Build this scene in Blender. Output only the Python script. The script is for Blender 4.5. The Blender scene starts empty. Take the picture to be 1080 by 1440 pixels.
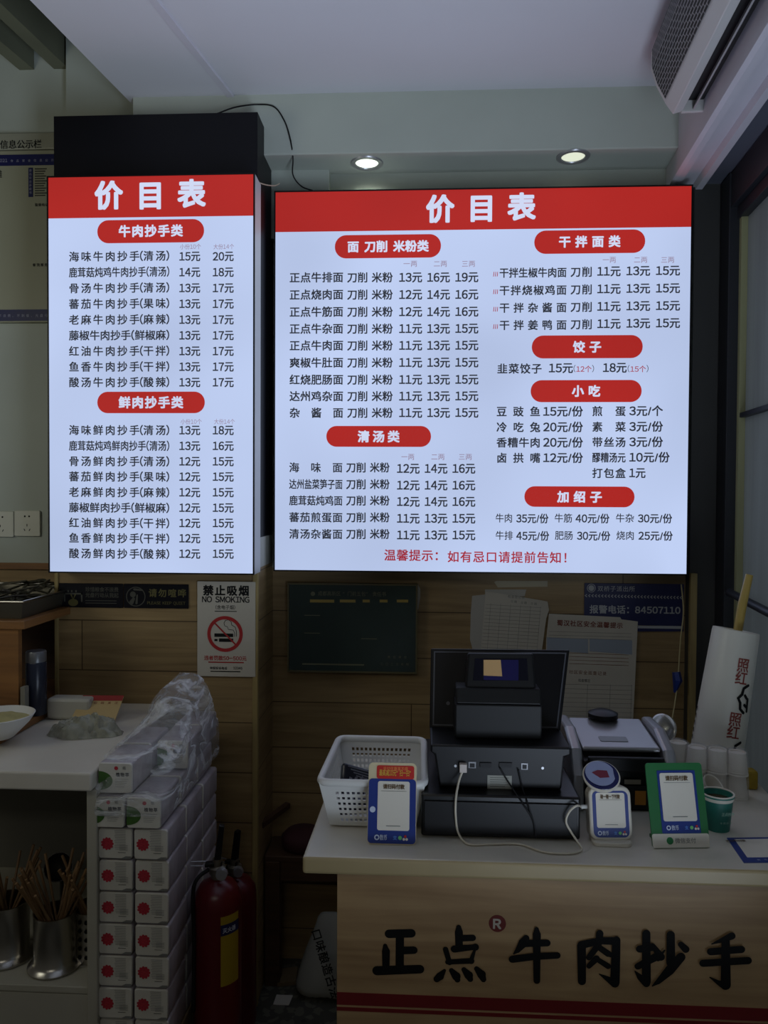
import bpy, bmesh, math, random
from mathutils import Vector, Matrix, noise
random.seed(7)
SC = bpy.context.scene
COL = SC.collection
# ------------------------------------------------------------------ camera
FPX = 1080.0
PITCH, ROLL, YAW = math.radians(1.25), math.radians(.29), math.radians(2.95)
EYE = Vector((0, 0, 1.5))
_f = Vector((-math.sin(YAW)*math.cos(PITCH), math.cos(YAW)*math.cos(PITCH), -math.sin(PITCH)))
_r0 = Vector((math.cos(YAW), math.sin(YAW), 0))
_u0 = _r0.cross(_f)
_r = _r0*math.cos(ROLL) + _u0*math.sin(ROLL)
_u = -_r0*math.sin(ROLL) + _u0*math.cos(ROLL)
cd = bpy.data.cameras.new('camera'); cam = bpy.data.objects.new('camera', cd); COL.objects.link(cam)
cd.sensor_fit = 'VERTICAL'; cd.sensor_height = 36; cd.lens = FPX/1440*36; cd.clip_start = .02
mw = Matrix.Identity(4)
for i in range(3):
    mw[i][0] = _r[i]; mw[i][1] = _u[i]; mw[i][2] = -_f[i]; mw[i][3] = EYE[i]
cam.matrix_world = mw
SC.camera = cam
# ------------------------------------------------------------------ light
W = bpy.data.worlds.new('world'); SC.world = W; W.use_nodes = True
W.node_tree.nodes['Background'].inputs[0].default_value = (1, .98, .9, 1)
W.node_tree.nodes['Background'].inputs[1].default_value = .036
SC.view_settings.view_transform = 'Standard'; SC.view_settings.look = 'None'
SC.view_settings.gamma = 1; SC.view_settings.exposure = 0; SC.view_settings.use_curve_mapping = False
def area(name, loc, target, sx, sy, power, col):
    l = bpy.data.lights.new(name, 'AREA'); l.shape = 'RECTANGLE'; l.size = sx; l.size_y = sy; l.energy = power; l.color = col
    o = bpy.data.objects.new(name, l); COL.objects.link(o); o.location = loc
    o.rotation_euler = (Vector(target)-Vector(loc)).to_track_quat('-Z', 'Y').to_euler(); return o
area('room_fill_light', (-.6, -1.6, 2.6), (-.6, -1.4, 0), 1.6, .4, 6.5, (1, .96, .86))  # added ambient fill behind the camera, not a visible lamp
d = area('ceiling_fill_uplight', (.90, .35, .95), (.1, 1.75, 2.69), 1.2, 1.2, 20, (.70, .82, 1)); d.data.spread = math.radians(95)  # added unseen uplight, spread narrowed to brighten the ceiling
area('street_daylight', (2.3, 1.5, 1.6), (.9, 1.9, 1.5), 1.8, 2.0, 26, (.97, .98, 1))
area('alcove_fill_light', (-2.0, .9, 1.9), (-1.35, 2.44, 2.3), .6, .6, 4.6, (1, 1, .86))  # added fill outside the view to lift the alcove wall and joists
PANEL = (.49, .585, .84); PANEL_GAIN = 1.0

# ------------------------------------------------------------------ helpers
def lin(c):
    c = c/255.
    return c/12.92 if c <= .04045 else ((c+.055)/1.055)**2.4
def rgb(c): return (lin(c[0]), lin(c[1]), lin(c[2]), 1)
def ray(x, y): return (_f + _r*((x-540)/FPX) + _u*((720-y)/FPX))
def P(x, y, X=None, Y=None, Z=None):
    d = ray(x, y)
    if X is not None: t = (X-EYE.x)/d.x
    elif Y is not None: t = (Y-EYE.y)/d.y
    else: t = (Z-EYE.z)/d.z
    return EYE + d*t
class Frame:
    def __init__(s, o, u, v):
        s.o = Vector(o); s.u = Vector(u).normalized(); v = Vector(v); v = v-s.u*v.dot(s.u); s.v = v.normalized(); s.n = s.u.cross(s.v)
    def at(s, a, b, c=0): return s.o + s.u*a + s.v*b + s.n*c
    def px(s, x, y):
        d = ray(x, y); t = (s.o-EYE).dot(s.n)/d.dot(s.n); q = EYE+d*t-s.o
        return q.dot(s.u), q.dot(s.v)
def wallframe(Y, x=0, z=0): return Frame((x, Y, z), (1, 0, 0), (0, 0, 1))

MATS = {}
def M(name, c, rough=.5, metal=0, spec=.5, noise_amt=0, noise_scale=30, bump=0, emit=0, alpha=1, trans=0, stretch=None, c2=None, coat=0):
    if name in MATS: return MATS[name]
    m = bpy.data.materials.new(name); m.use_nodes = True; nt = m.node_tree; b = nt.nodes['Principled BSDF']
    b.inputs['Base Color'].default_value = rgb(c); b.inputs['Roughness'].default_value = rough; b.inputs['Metallic'].default_value = metal
    b.inputs['Specular IOR Level'].default_value = spec; b.inputs['Alpha'].default_value = alpha; b.inputs['Transmission Weight'].default_value = trans
    b.inputs['Coat Weight'].default_value = coat
    if emit:
        b.inputs['Emission Color'].default_value = rgb(c); b.inputs['Emission Strength'].default_value = emit
    if noise_amt or bump:
        tc = nt.nodes.new('ShaderNodeTexCoord'); mp = nt.nodes.new('ShaderNodeMapping'); n = nt.nodes.new('ShaderNodeTexNoise')
        nt.links.new(tc.outputs['Object'], mp.inputs[0]); nt.links.new(mp.outputs[0], n.inputs['Vector'])
        if stretch: mp.inputs['Scale'].default_value = stretch
        n.inputs['Scale'].default_value = noise_scale; n.inputs['Detail'].default_value = 6
        if noise_amt:
            mx = nt.nodes.new('ShaderNodeMix'); mx.data_type = 'RGBA'
            a = rgb(c); d = rgb(c2) if c2 else tuple(v*(1-noise_amt) for v in a[:3])+(1,)
            rp = nt.nodes.new('ShaderNodeMapRange'); rp.inputs[1].default_value = .3; rp.inputs[2].default_value = .7
            nt.links.new(n.outputs[0], rp.inputs[0]); nt.links.new(rp.outputs[0], mx.inputs[0])
            mx.inputs[6].default_value = a; mx.inputs[7].default_value = d
            nt.links.new(mx.outputs[2], b.inputs['Base Color'])
        if bump:
            bp = nt.nodes.new('ShaderNodeBump'); bp.inputs['Strength'].default_value = bump; bp.inputs['Distance'].default_value = .004
            nt.links.new(n.outputs[0], bp.inputs['Height']); nt.links.new(bp.outputs[0], b.inputs['Normal'])
    MATS[name] = m; return m
def backlit(name, col, gain=1.0):
    m = bpy.data.materials.new(name); m.use_nodes = True; nt = m.node_tree; b = nt.nodes['Principled BSDF']
    b.inputs['Base Color'].default_value = (.02, .02, .02, 1); b.inputs['Roughness'].default_value = .45; b.inputs['Specular IOR Level'].default_value = .08
    tc = nt.nodes.new('ShaderNodeTexCoord'); n = nt.nodes.new('ShaderNodeTexNoise'); n.inputs['Scale'].default_value = 2.2; n.inputs['Detail'].default_value = 1
    rp = nt.nodes.new('ShaderNodeMapRange'); rp.inputs[1].default_value = .3; rp.inputs[2].default_value = .7; rp.inputs[3].default_value = .9*gain; rp.inputs[4].default_value = 1.08*gain
    nt.links.new(tc.outputs['Object'], n.inputs['Vector']); nt.links.new(n.outputs[0], rp.inputs[0])
    b.inputs['Emission Color'].default_value = tuple(col)+(1,); nt.links.new(rp.outputs[0], b.inputs['Emission Strength'])
    MATS[name] = m; return m
def wood(name, c1, c2, row=.147, width=1.15, seam=True, rough=.45, vertical=False, scale=1.0, bump=.15, axis='xz'):
    if name in MATS: return MATS[name]
    m = bpy.data.materials.new(name); m.use_nodes = True; nt = m.node_tree; b = nt.nodes['Principled BSDF']; N = nt.nodes.new; L = nt.links.new
    b.inputs['Roughness'].default_value = rough
    tc = N('ShaderNodeTexCoord'); sp = N('ShaderNodeSeparateXYZ'); L(tc.outputs['Object'], sp.inputs[0])
    cb = N('ShaderNodeCombineXYZ')
    h, v = ('Z', 'X') if vertical else ('X', 'Z')
    ad = N('ShaderNodeMath'); ad.operation = 'ADD'; L(sp.outputs[h], ad.inputs[0]); L(sp.outputs['Y'], ad.inputs[1])
    of = N('ShaderNodeMath'); of.operation = 'ADD'; of.inputs[1].default_value = .047; L(sp.outputs[v], of.inputs[0]); L(ad.outputs[0], cb.inputs[0]); L(of.outputs[0], cb.inputs[1])
    mp = N('ShaderNodeMapping'); mp.inputs['Scale'].default_value = (2.2*scale, 34*scale, 1); L(cb.outputs[0], mp.inputs[0])
    n = N('ShaderNodeTexNoise'); n.inputs['Scale'].default_value = 1; n.inputs['Detail'].default_value = 8; n.inputs['Distortion'].default_value = 1.4; L(mp.outputs[0], n.inputs['Vector'])
    mp2 = N('ShaderNodeMapping'); mp2.inputs['Scale'].default_value = (1.1*scale, 5*scale, 1); L(cb.outputs[0], mp2.inputs[0])
    n2 = N('ShaderNodeTexNoise'); n2.inputs['Scale'].default_value = 1; n2.inputs['Detail'].default_value = 3; n2.inputs['Distortion'].default_value = 2.5; L(mp2.outputs[0], n2.inputs['Vector'])
    mm = N('ShaderNodeMath'); mm.operation = 'MULTIPLY_ADD'; L(n.outputs[0], mm.inputs[0]); mm.inputs[1].default_value = .5; 
    m3 = N('ShaderNodeMath'); m3.operation = 'MULTIPLY'; L(n2.outputs[0], m3.inputs[0]); m3.inputs[1].default_value = .5; L(m3.outputs[0], mm.inputs[2])
    rp = N('ShaderNodeMapRange'); rp.inputs[1].default_value = .35; rp.inputs[2].default_value = .65; L(mm.outputs[0], rp.inputs[0])
    mx = N('ShaderNodeMix'); mx.data_type = 'RGBA'; mx.inputs[6].default_value = rgb(c1); mx.inputs[7].default_value = rgb(c2); L(rp.outputs[0], mx.inputs[0])
    out = mx.outputs[2]
    if seam:
        br = N('ShaderNodeTexBrick'); br.inputs['Scale'].default_value = 1; br.inputs['Brick Width'].default_value = width; br.inputs['Row Height'].default_value = row
        br.inputs['Mortar Size'].default_value = .0018; br.inputs['Mortar Smooth'].default_value = .2; br.offset = .45
        br.inputs['Color1'].default_value = (1, 1, 1, 1); br.inputs['Color2'].default_value = (.86, .86, .86, 1); br.inputs['Mortar'].default_value = (.25, .22, .2, 1)
        L(cb.outputs[0], br.inputs['Vector'])
        mu = N('ShaderNodeMix'); mu.data_type = 'RGBA'; mu.blend_type = 'MULTIPLY'; mu.inputs[0].default_value = 1; L(out, mu.inputs[6]); L(br.outputs['Color'], mu.inputs[7]); out = mu.outputs[2]
    L(out, b.inputs['Base Color'])
    bp = N('ShaderNodeBump'); bp.inputs['Strength'].default_value = bump; bp.inputs['Distance'].default_value = .002; L(n.outputs[0], bp.inputs['Height']); L(bp.outputs[0], b.inputs['Normal'])
    MATS[name] = m; return m

_G = {}
def glyph(ch, off):
    if 0x21 <= ord(ch) <= 0x7e and ch != '/': ch = chr(ord(ch)+0xFEE0)
    k = (ch, off)
    if k in _G: return _G[k]
    cu = bpy.data.curves.new('g', 'FONT'); cu.body = ch; cu.size = 1; cu.offset = off; cu.resolution_u = 3; cu.fill_mode = 'FRONT'
    o = bpy.data.objects.new('g', cu); COL.objects.link(o)
    dg = bpy.context.evaluated_depsgraph_get(); dg.update(); ev = o.evaluated_get(dg); me = ev.to_mesh()
    vs = [(v.co.x, v.co.y) for v in me.vertices]; fs = [tuple(p.vertices) for p in me.polygons]
    ev.to_mesh_clear(); bpy.data.objects.remove(o); bpy.data.curves.remove(cu)
    _G[k] = (vs, fs); return _G[k]
def cjk(ch): return ord(ch) > 0x2000
def adv(ch):
    if cjk(ch): return EM
    if ch == ' ': return .42
    vs, _ = glyph(ch, 0); return max(v[0] for v in vs)-min(v[0] for v in vs)+.085
def lsb(ch): return 0 if cjk(ch) else .042-min(v[0] for v in glyph(ch, 0)[0])
EM = 1.0

class MB:
    def __init__(s): s.v = []; s.f = []; s.m = []; s.uv = {}
    def face(s, pts, m=0, uv=None):
        i = len(s.v); s.v += [Vector(p) for p in pts]; s.f.append(tuple(range(i, i+len(pts)))); s.m.append(m)
        if uv: s.uv[len(s.f)-1] = uv
        return s
    def mesh(s, vs, fs, m=0):
        i = len(s.v); s.v += [Vector(p) for p in vs]; s.f += [tuple(i+k for k in f) for f in fs]; s.m += [m]*len(fs); return s
    def box(s, x0, x1, y0, y1, z0, z1, m=0, T=None):
        vs = [Vector((x, y, z)) for x in (x0, x1) for y in (y0, y1) for z in (z0, z1)]
        if T: vs = [T @ v for v in vs]
        return s.mesh(vs, [(0, 1, 3, 2), (4, 6, 7, 5), (0, 4, 5, 1), (2, 3, 7, 6), (0, 2, 6, 4), (1, 5, 7, 3)], m)
    def fbox(s, F, a0, a1, b0, b1, c0, c1, m=0):
        vs = [F.at(a, b, c) for a in (a0, a1) for b in (b0, b1) for c in (c0, c1)]
        return s.mesh(vs, [(0, 1, 3, 2), (4, 6, 7, 5), (0, 4, 5, 1), (2, 3, 7, 6), (0, 2, 6, 4), (1, 5, 7, 3)], m)
    def hexa(s, lo, hi, m=0):
        n = len(lo); vs = list(lo)+list(hi)
        fs = [tuple(range(n-1, -1, -1)), tuple(range(n, 2*n))]+[(i, (i+1) % n, n+(i+1) % n, n+i) for i in range(n)]
        return s.mesh(vs, fs, m)
    def prism(s, F, pts, c0, c1, m=0):
        return s.hexa([F.at(a, b, c0) for a, b in pts], [F.at(a, b, c1) for a, b in pts], m)
    def poly(s, F, pts, c, m=0): return s.face([F.at(a, b, c) for a, b in pts], m)
    def tube(s, pts, r, n=10, m=0, cap=True):
        pts = [Vector(p) for p in pts]; rs = r if isinstance(r, (list, tuple)) else [r]*len(pts)
        vs = []; fs = []; prev = None
        for i, p in enumerate(pts):
            t = (pts[min(i+1, len(pts)-1)]-pts[max(i-1, 0)]).normalized()
            if prev is None:
                a = t.orthogonal().normalized()
            else:
                a = (prev-t*prev.dot(t)).normalized()
            prev = a; b = t.cross(a)
            for k in range(n):
                q = 2*math.pi*k/n; vs.append(p+(a*math.cos(q)+b*math.sin(q))*rs[i])
        for i in range(len(pts)-1):
            for k in range(n): fs.append((i*n+k, i*n+(k+1) % n, (i+1)*n+(k+1) % n, (i+1)*n+k))
        if cap: fs += [tuple(range(n-1, -1, -1)), tuple(range((len(pts)-1)*n, len(pts)*n))]
        return s.mesh(vs, fs, m)
    def lathe(s, c, prof, n=28, m=0, axis=None, close=False):
        c = Vector(c); ax = Vector(axis or (0, 0, 1)).normalized(); a = ax.orthogonal().normalized(); b = ax.cross(a)
        vs = []; fs = []
        for r, z in prof:
            for k in range(n):
                q = 2*math.pi*k/n; vs.append(c+ax*z+(a*math.cos(q)+b*math.sin(q))*max(r, 1e-5))
        for i in range(len(prof)-1):
            for k in range(n): fs.append((i*n+k, i*n+(k+1) % n, (i+1)*n+(k+1) % n, (i+1)*n+k))
        if close:
            fs += [tuple(range(n-1, -1, -1)), tuple(range((len(prof)-1)*n, len(prof)*n))]
        return s.mesh(vs, fs, m)
    def disc(s, F, a, b, r, c, m=0, n=32, r2=None, ry=None):
        ry = ry or r
        o = [(a+r*math.cos(2*math.pi*k/n), b+ry*math.sin(2*math.pi*k/n)) for k in range(n)]
        if r2 is None: return s.poly(F, o, c, m)
        i_ = [(a+r2*math.cos(2*math.pi*k/n), b+r2*math.sin(2*math.pi*k/n)) for k in range(n)]
        for k in range(n): s.poly(F, [o[k], o[(k+1) % n], i_[(k+1) % n], i_[k]], c, m)
        return s
    def text(s, F, st, a0, a1, b, em, c, off=.0, m=0, rot=0, fit=True):
        """lay st between a0 and a1 (a1 None: natural width, centred on a0), vertically centred on b"""
        ad_ = [adv(ch)*em for ch in st]; tot = sum(ad_)
        if a1 is None:
            a0 = a0-tot/2; a1 = a0+tot
        w = a1-a0; sx = 1; gap = 0; open_ = []
        if w < tot: sx = w/tot
        else:
            open_ = [i for i in range(len(st)-1) if not (st[i+1] in '()' or st[i] == '(')]
            gap = (w-tot)/max(1, len(open_))
        x = a0; hc = Vector((a0+w/2, b, 0)); cr, sr = math.cos(rot), math.sin(rot)
        for k_, (ch, d) in enumerate(zip(st, ad_)):
            if ch != ' ':
                vs, fs = glyph(ch, 0)
                ls = lsb(ch)
                for ci_, (qx, qy) in enumerate([(0, 0)] if not off else [(off*1.1, off), (-off*1.1, off), (off*1.1, -off), (-off*1.1, -off)]+([(off*1.25, 0), (-off*1.25, 0), (0, off*1.2), (0, -off*1.2)] if off > .024 else [])):
                    out = []
                    for gx, gy in vs:
                        pa = x+((gx+qx)*em+ls*em)*sx; pb = b+(gy+qy-.37)*em
                        if rot:
                            da, db = pa-hc.x, pb-hc.y; pa, pb = hc.x+da*cr-db*sr, hc.y+da*sr+db*cr
                        out.append(F.at(pa, pb, c+ci_*.00004))
                    s.mesh(out, fs, m)
            x += d*sx+(gap if k_ in open_ else 0)
        return s
    def tpx(s, F, st, x0, x1, y, em_px, c, off=.0, m=0, scale=None):
        a0, b = F.px(x0, y); a1, b1 = F.px(x1, y); b = (b+b1)/2
        k = scale or (a1-a0)/(x1-x0)
        return s.text(F, st, a0, a1, b, em_px*k, c, off, m)
    def build(s, name, mats, parent=None, bevel=0, smooth=None, seg=2, solid=0, subsurf=0, own=None):
        me = bpy.data.meshes.new(name)
        if not isinstance(mats, (list, tuple)): mats = [mats]
        if parent is not None: off = ORG[parent.name]
        elif own is not None: off = Vector(own)
        else:
            xs = [v.x for v in s.v]; ys = [v.y for v in s.v]; zs = [v.z for v in s.v]
            off = Vector(((min(xs)+max(xs))/2, (min(ys)+max(ys))/2, min(zs)))
        me.from_pydata([tuple(v-off) for v in s.v], [], s.f)
        for mt in mats: me.materials.append(mt)
        me.polygons.foreach_set('material_index', s.m)
        if s.uv:
            uv = me.uv_layers.new(name='UVMap')
            for i, co in s.uv.items():
                for li, c in zip(me.polygons[i].loop_indices, co): uv.data[li].uv = c
        me.update()
        bm = bmesh.new(); bm.from_mesh(me)
        if not s.uv: bmesh.ops.remove_doubles(bm, verts=bm.verts, dist=1e-6)
        if bevel or solid or subsurf: bmesh.ops.recalc_face_normals(bm, faces=bm.faces)
        bm.to_mesh(me); bm.free()
        o = bpy.data.objects.new(name, me); COL.objects.link(o)
        if parent is not None: o.parent = parent
        else: o.location = off
        ORG[o.name] = off
        if solid:
            md = o.modifiers.new('solid', 'SOLIDIFY'); md.thickness = solid; md.offset = 0
        if bevel:
            md = o.modifiers.new('bevel', 'BEVEL'); md.width = bevel; md.segments = seg; md.limit_method = 'ANGLE'; md.angle_limit = math.radians(40)
        if subsurf:
            md = o.modifiers.new('sub', 'SUBSURF'); md.levels = subsurf; md.render_levels = subsurf
        if smooth is not None:
            for p in me.polygons: p.use_smooth = True
            if smooth < 180:
                try: me.set_sharp_from_angle(angle=math.radians(smooth))
                except Exception: pass
        return o
ORG = {}
def tag(o, label, cat, group=None):
    o['label'] = label; o['category'] = cat
    if group: o['group'] = group
    return o
def thing(name, label, cat, loc, group=None):
    o = bpy.data.objects.new(name, None); COL.objects.link(o); o.location = loc; o.empty_display_size = .05; ORG[o.name] = Vector(loc)
    return tag(o, label, cat, group)
def struct(mb, name, mats, **k):
    o = mb.build(name, mats, own=(0, 0, 0), **k); o['kind'] = 'structure'; return o
def rrect(a0, a1, b0, b1, r, n=6):
    out = []
    for cx, cy, q in ((a1-r, b0+r, -90), (a1-r, b1-r, 0), (a0+r, b1-r, 90), (a0+r, b0+r, 180)):
        for k in range(n+1):
            t = math.radians(q+90*k/n); out.append((cx+r*math.cos(t), cy+r*math.sin(t)))
    return out
def curve_pts(pts, n=8):
    pts = [Vector(p) for p in pts]; out = []
    for i in range(len(pts)-1):
        p0 = pts[max(i-1, 0)]; p1 = pts[i]; p2 = pts[i+1]; p3 = pts[min(i+2, len(pts)-1)]
        for k in range(n):
            t = k/n; out.append(.5*((2*p1)+(p2-p0)*t+(2*p0-5*p1+4*p2-p3)*t*t+(3*p1-p0-3*p2+p3)*t**3))
    out.append(pts[-1]); return out
def stroke(mb, F, pts, rs, c, m=0):
    """a brush stroke: polyline in frame units with a radius per point, round ends"""
    P2 = [Vector((a, b)) for a, b in pts]; n = len(P2)
    L_, R_ = [], []
    for i in range(n):
        t = (P2[min(i+1, n-1)]-P2[max(i-1, 0)]).normalized(); nn = Vector((-t.y, t.x)); L_.append(P2[i]+nn*rs[i]); R_.append(P2[i]-nn*rs[i])
    for i in range(n-1): mb.poly(F, [R_[i], R_[i+1], L_[i+1], L_[i]], c, m)
    for i in (0, n-1):
        if rs[i] > 1e-4: mb.disc(F, P2[i].x, P2[i].y, rs[i], c+.00002*(i+1), m, 14)
    for i in range(1, n-1): mb.disc(F, P2[i].x, P2[i].y, rs[i], c+.00001*i, m, 14)

# ------------------------------------------------------------------ materials
PAINT = M('wall_paint', (176, 182, 172), .7, noise_amt=.12, noise_scale=3)
CEIL = M('ceiling_paint', (206, 206, 212), .75, noise_amt=.06, noise_scale=2)
WHITE = M('white_plastic', (218, 218, 214), .4)
TRIM = M('trim_paint', (200, 198, 206), .55, noise_amt=.08, noise_scale=8)
BLACK = M('black_plastic', (11, 11, 13), .4, spec=.3)
BLACKM = M('black_panel', (9, 9, 17), .5, spec=.3, noise_amt=.3, noise_scale=5)
CHAR = M('charcoal_plastic', (20, 20, 22), .5, spec=.3)
ALU = M('dark_aluminium', (42, 44, 50), .45, metal=.3)
DARKCEIL = M('dark_ceiling', (52, 52, 46), .8, noise_amt=.3, noise_scale=6)
PLANK = wood('wood_look_tile', (166, 140, 96), (128, 104, 68), row=.147, width=1.2, rough=.5)
OAK = wood('light_oak', (200, 168, 124), (164, 132, 94), seam=False, rough=.4, scale=.8)
BROWN = wood('brown_wood', (84, 58, 38), (60, 42, 28), seam=False, rough=.5)
HONEY = wood('honey_wood', (150, 104, 56), (112, 76, 42), seam=False, rough=.5)
PALE = wood('pale_wood_trim', (170, 150, 96), (140, 120, 76), seam=False, rough=.5, vertical=True)
CREAM = M('cream_laminate', (206, 200, 184), .4, noise_amt=.06, noise_scale=10)
TOPM = M('white_worktop', (214, 208, 194), .28, noise_amt=.08, noise_scale=9)
CAB = M('cabinet_white', (176, 172, 156), .5, noise_amt=.08, noise_scale=9)
INK = M('ink_black', (8, 8, 9), .6, spec=.3)
RED = M('print_red', (170, 32, 34), .5)
GREEN = M('print_green', (30, 120, 62), .5)
GREY = M('grey_print', (120, 120, 116), .6)
PAPER = M('paper', (196, 190, 176), .8, noise_amt=.07, noise_scale=14)
STEEL = M('brushed_steel', (180, 176, 168), .28, metal=1, bump=.02, noise_scale=80)
SILVER = M('silver_plastic', (165, 165, 168), .35, metal=.6)
NAVY = M('navy_print', (18, 23, 76), .45)
BLUE = M('blue_print', (18, 48, 128), .4)
CARD = M('card_white', (220, 214, 200), .5)
SCREENW = backlit('lit_white', tuple(v*PANEL_GAIN for v in PANEL))
SCREENR = backlit('lit_red', (.40*PANEL_GAIN, .016*PANEL_GAIN, .012*PANEL_GAIN))
SCREENL = backlit('lit_white_lettering', (.60, .66, .86))
INKD = backlit('menu_ink', (.022, .026, .038))
INKR = backlit('menu_red_ink', (.36, .018, .035))
INKP = backlit('menu_small_ink', (.27, .18, .26))
DISC = M('lamp_diffuser', (236, 246, 226), .5, emit=1.6)
DISC2 = M('lamp_diffuser_dim', (236, 240, 214), .5, emit=.75)

# ================================================================== SETTING
YB, YP, YL = 2.435, 2.20, 2.44
ZB = 2.69
XP0 = P(77, 500, Y=YP).x; XP1 = P(362, 300, Y=YP).x
XR = P(972, 400, Y=YB).x
# floor: dark terrazzo
fm = bpy.data.materials.new('terrazzo'); fm.use_nodes = True; nt = fm.node_tree; b = nt.nodes['Principled BSDF']; b.inputs['Roughness'].default_value = .45
tc = nt.nodes.new('ShaderNodeTexCoord'); vo = nt.nodes.new('ShaderNodeTexVoronoi'); vo.inputs['Scale'].default_value = 55; nt.links.new(tc.outputs['Object'], vo.inputs['Vector'])
cr = nt.nodes.new('ShaderNodeValToRGB'); nt.links.new(vo.outputs['Color'], cr.inputs[0]); cr.color_ramp.interpolation = 'CONSTANT'
cr.color_ramp.elements[0].color = rgb((70, 70, 62)); cr.color_ramp.elements[1].position = .62; cr.color_ramp.elements[1].color = rgb((100, 98, 88))
e = cr.color_ramp.elements.new(.84); e.color = rgb((46, 46, 42)); nt.links.new(cr.outputs[0], b.inputs['Base Color'])
struct(MB().box(-3, 2.2, -3, 2.6, -.05, 0), 'floor', fm)
# back wall (wood-look tiles below, paint above)
zt = P(600, 800, Y=YB).z
mb = MB().box(XP1-.3, XR+.02, YB, YB+.1, 0, zt, 1).box(XP1-.3, XR+.02, YB, YB+.1, zt, 2.9, 0)
struct(mb, 'wall_back', [PAINT, PLANK])
# pier: wood tiles, black cladding above
zp = P(200, 803, Y=YP).z; zk = P(200, 161, Y=YP).z
zw0, zw1 = P(370, 800, Y=YP).z, P(370, 757, Y=YP).z
mb = MB().box(XP0, XP1, YP, YB+.05, 0, zw0, 0).box(XP0, XP1, YP, YB+.05, zw0, zw1, 2).box(XP0, XP1, YP, YB+.05, zw1, zk, 1)
struct(mb, 'wall_pier', [PLANK, BLACKM, M('pier_white', (190, 190, 180), .6)])
xt = P(83, 900, Y=YP).x
struct(MB().box(XP0-.002, xt, YP-.006, YP+.01, 0, zw0), 'trim_1', PALE, bevel=.002)
struct(MB().box(XP1-.012, XP1+.004, YP-.006, YP+.012, 0, zw0), 'trim_2', PALE, bevel=.002)
# left wall of the alcove
zl = P(40, 800, Y=YL).z
mb = MB().box(-1.9, XP0+.05, YL, YL+.1, 0, zl, 1).box(-1.9, XP0+.05, YL, YL+.1, zl, 3.0, 0)
struct(mb, 'wall_left', [PAINT, PLANK])
struct(MB().box(-1.9, XP0+.01, YL-.012, YL, zl, zl+.02), 'trim_3', HONEY)
# block above the pier
xa = P(97, 140, Y=2.42).x
struct(MB().box(xa, -.3, 2.40, 2.5, 2.3, 3.0), 'wall_pier_head', PAINT)
# ceiling
A = P(197, 158, Z=ZB); Bq = P(42, 0, Z=ZB); dA = (Bq-A)/(Bq.y-A.y)
def edge(Y): return A.x+dA.x*(Y-A.y)
ct = [(edge(-2.5), -2.5), (1.6, -2.5), (1.6, 2.44), (edge(2.44), 2.44)]
mb = MB().hexa([(x, y, ZB) for x, y in ct], [(x, y, ZB+.035) for x, y in ct])
struct(mb, 'ceiling', CEIL)
s0 = P(334, 147, Z=ZB); s1 = P(217, 0, Z=ZB); dS = (s1-s0)/(s1.y-s0.y); s1 = s0+dS*(-1-s0.y)
struct(MB().hexa([(s0.x-.01, s0.y, ZB-.006), (s0.x+.01, s0.y, ZB-.006), (s1.x+.01, s1.y, ZB-.006), (s1.x-.01, s1.y, ZB-.006)],
                 [(s0.x-.012, s0.y, ZB), (s0.x+.012, s0.y, ZB), (s1.x+.012, s1.y, ZB), (s1.x-.012, s1.y, ZB)]), 'trim_4', TRIM)
# dropped beam over the counter wall
bz = P(600, 214, Y=2.29).z
struct(MB().box(A.x+.01, XR+.1, 2.29, YB+.02, bz, ZB+.02), 'beam', PAINT, bevel=.004)
# dark upper ceiling on the alcove side, with joists
struct(MB().box(-2.6, -.3, -2, 2.6, 3.0, 3.05), 'ceiling_alcove', DARKCEIL)
zj = P(97, 97, Y=YL).z
for (fa, fb, na, nb_) in (((76, 97), (97, 97), (0, 26), (0, 4)), ((28, 99), (48, 98), (-40, 42), (-40, 24))):
    A0, A1, N0, N1 = P(*fa, Z=zj), P(*fb, Z=zj), P(*na, Z=zj), P(*nb_, Z=zj)
    N0 = A0+(N0-A0)*2.5; N1 = A1+(N1-A1)*2.5; up = Vector((0, 0, 3.0-zj))
    struct(MB().hexa([A0, A1, N1, N0], [A0+up, A1+up, N1+up, N0+up]), 'beam_alcove', M('joist', (110, 112, 92), .8, noise_amt=.2, noise_scale=5))
# right bulkhead, window wall: turned a few degrees
TH = math.radians(4.2); PIV = Vector((.80, 2.36, 0))
TR = Matrix.Translation(PIV) @ Matrix.Rotation(-TH, 4, 'Z') @ Matrix.Translation(-PIV)
def extr(prof, y0, y1, m=0, mb=None):
    mb = mb or MB()
    return mb.hexa([TR @ Vector((x, y0, z)) for x, z in prof], [TR @ Vector((x, y1, z)) for x, z in prof], m)
q1 = P(948, 250, Y=2.34); q2 = P(985, 258, Y=2.34)
zc_ = q1.z
struct(extr([(q1.x, ZB), (q1.x, zc_), (q1.x+.012, zc_-.004), (q1.x+.03, zc_-.004), (q1.x+.034, zc_+.008), (q1.x+.075, zc_+.008), (q1.x+.08, zc_-.012), (q1.x+.1, zc_-.012), (q1.x+.1, ZB)], .2, YB), 'trim_bulkhead', TRIM)
struct(extr([(q1.x+.1, ZB), (q1.x+.1, zc_+.004), (1.25, zc_+.004), (1.25, ZB)], .2, YB), 'trim_soffit', M('soffit_grey', (86, 90, 102), .6))
xc0 = P(976, 600, Y=2.42).x; xc1 = P(1031, 600, Y=2.38).x
struct(MB().box(XR-.005, xc1+.2, 2.40, 2.52, 0, zc_+.02), 'wall_right', M('column_grey', (56, 56, 54), .6, noise_amt=.1, noise_scale=6))
struct(MB().box(P(968, 900, Y=2.40).x, P(977, 900, Y=2.40).x, 2.385, 2.40, .5, P(972, 806, Y=2.40).z), 'trim_5', PALE)
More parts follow.
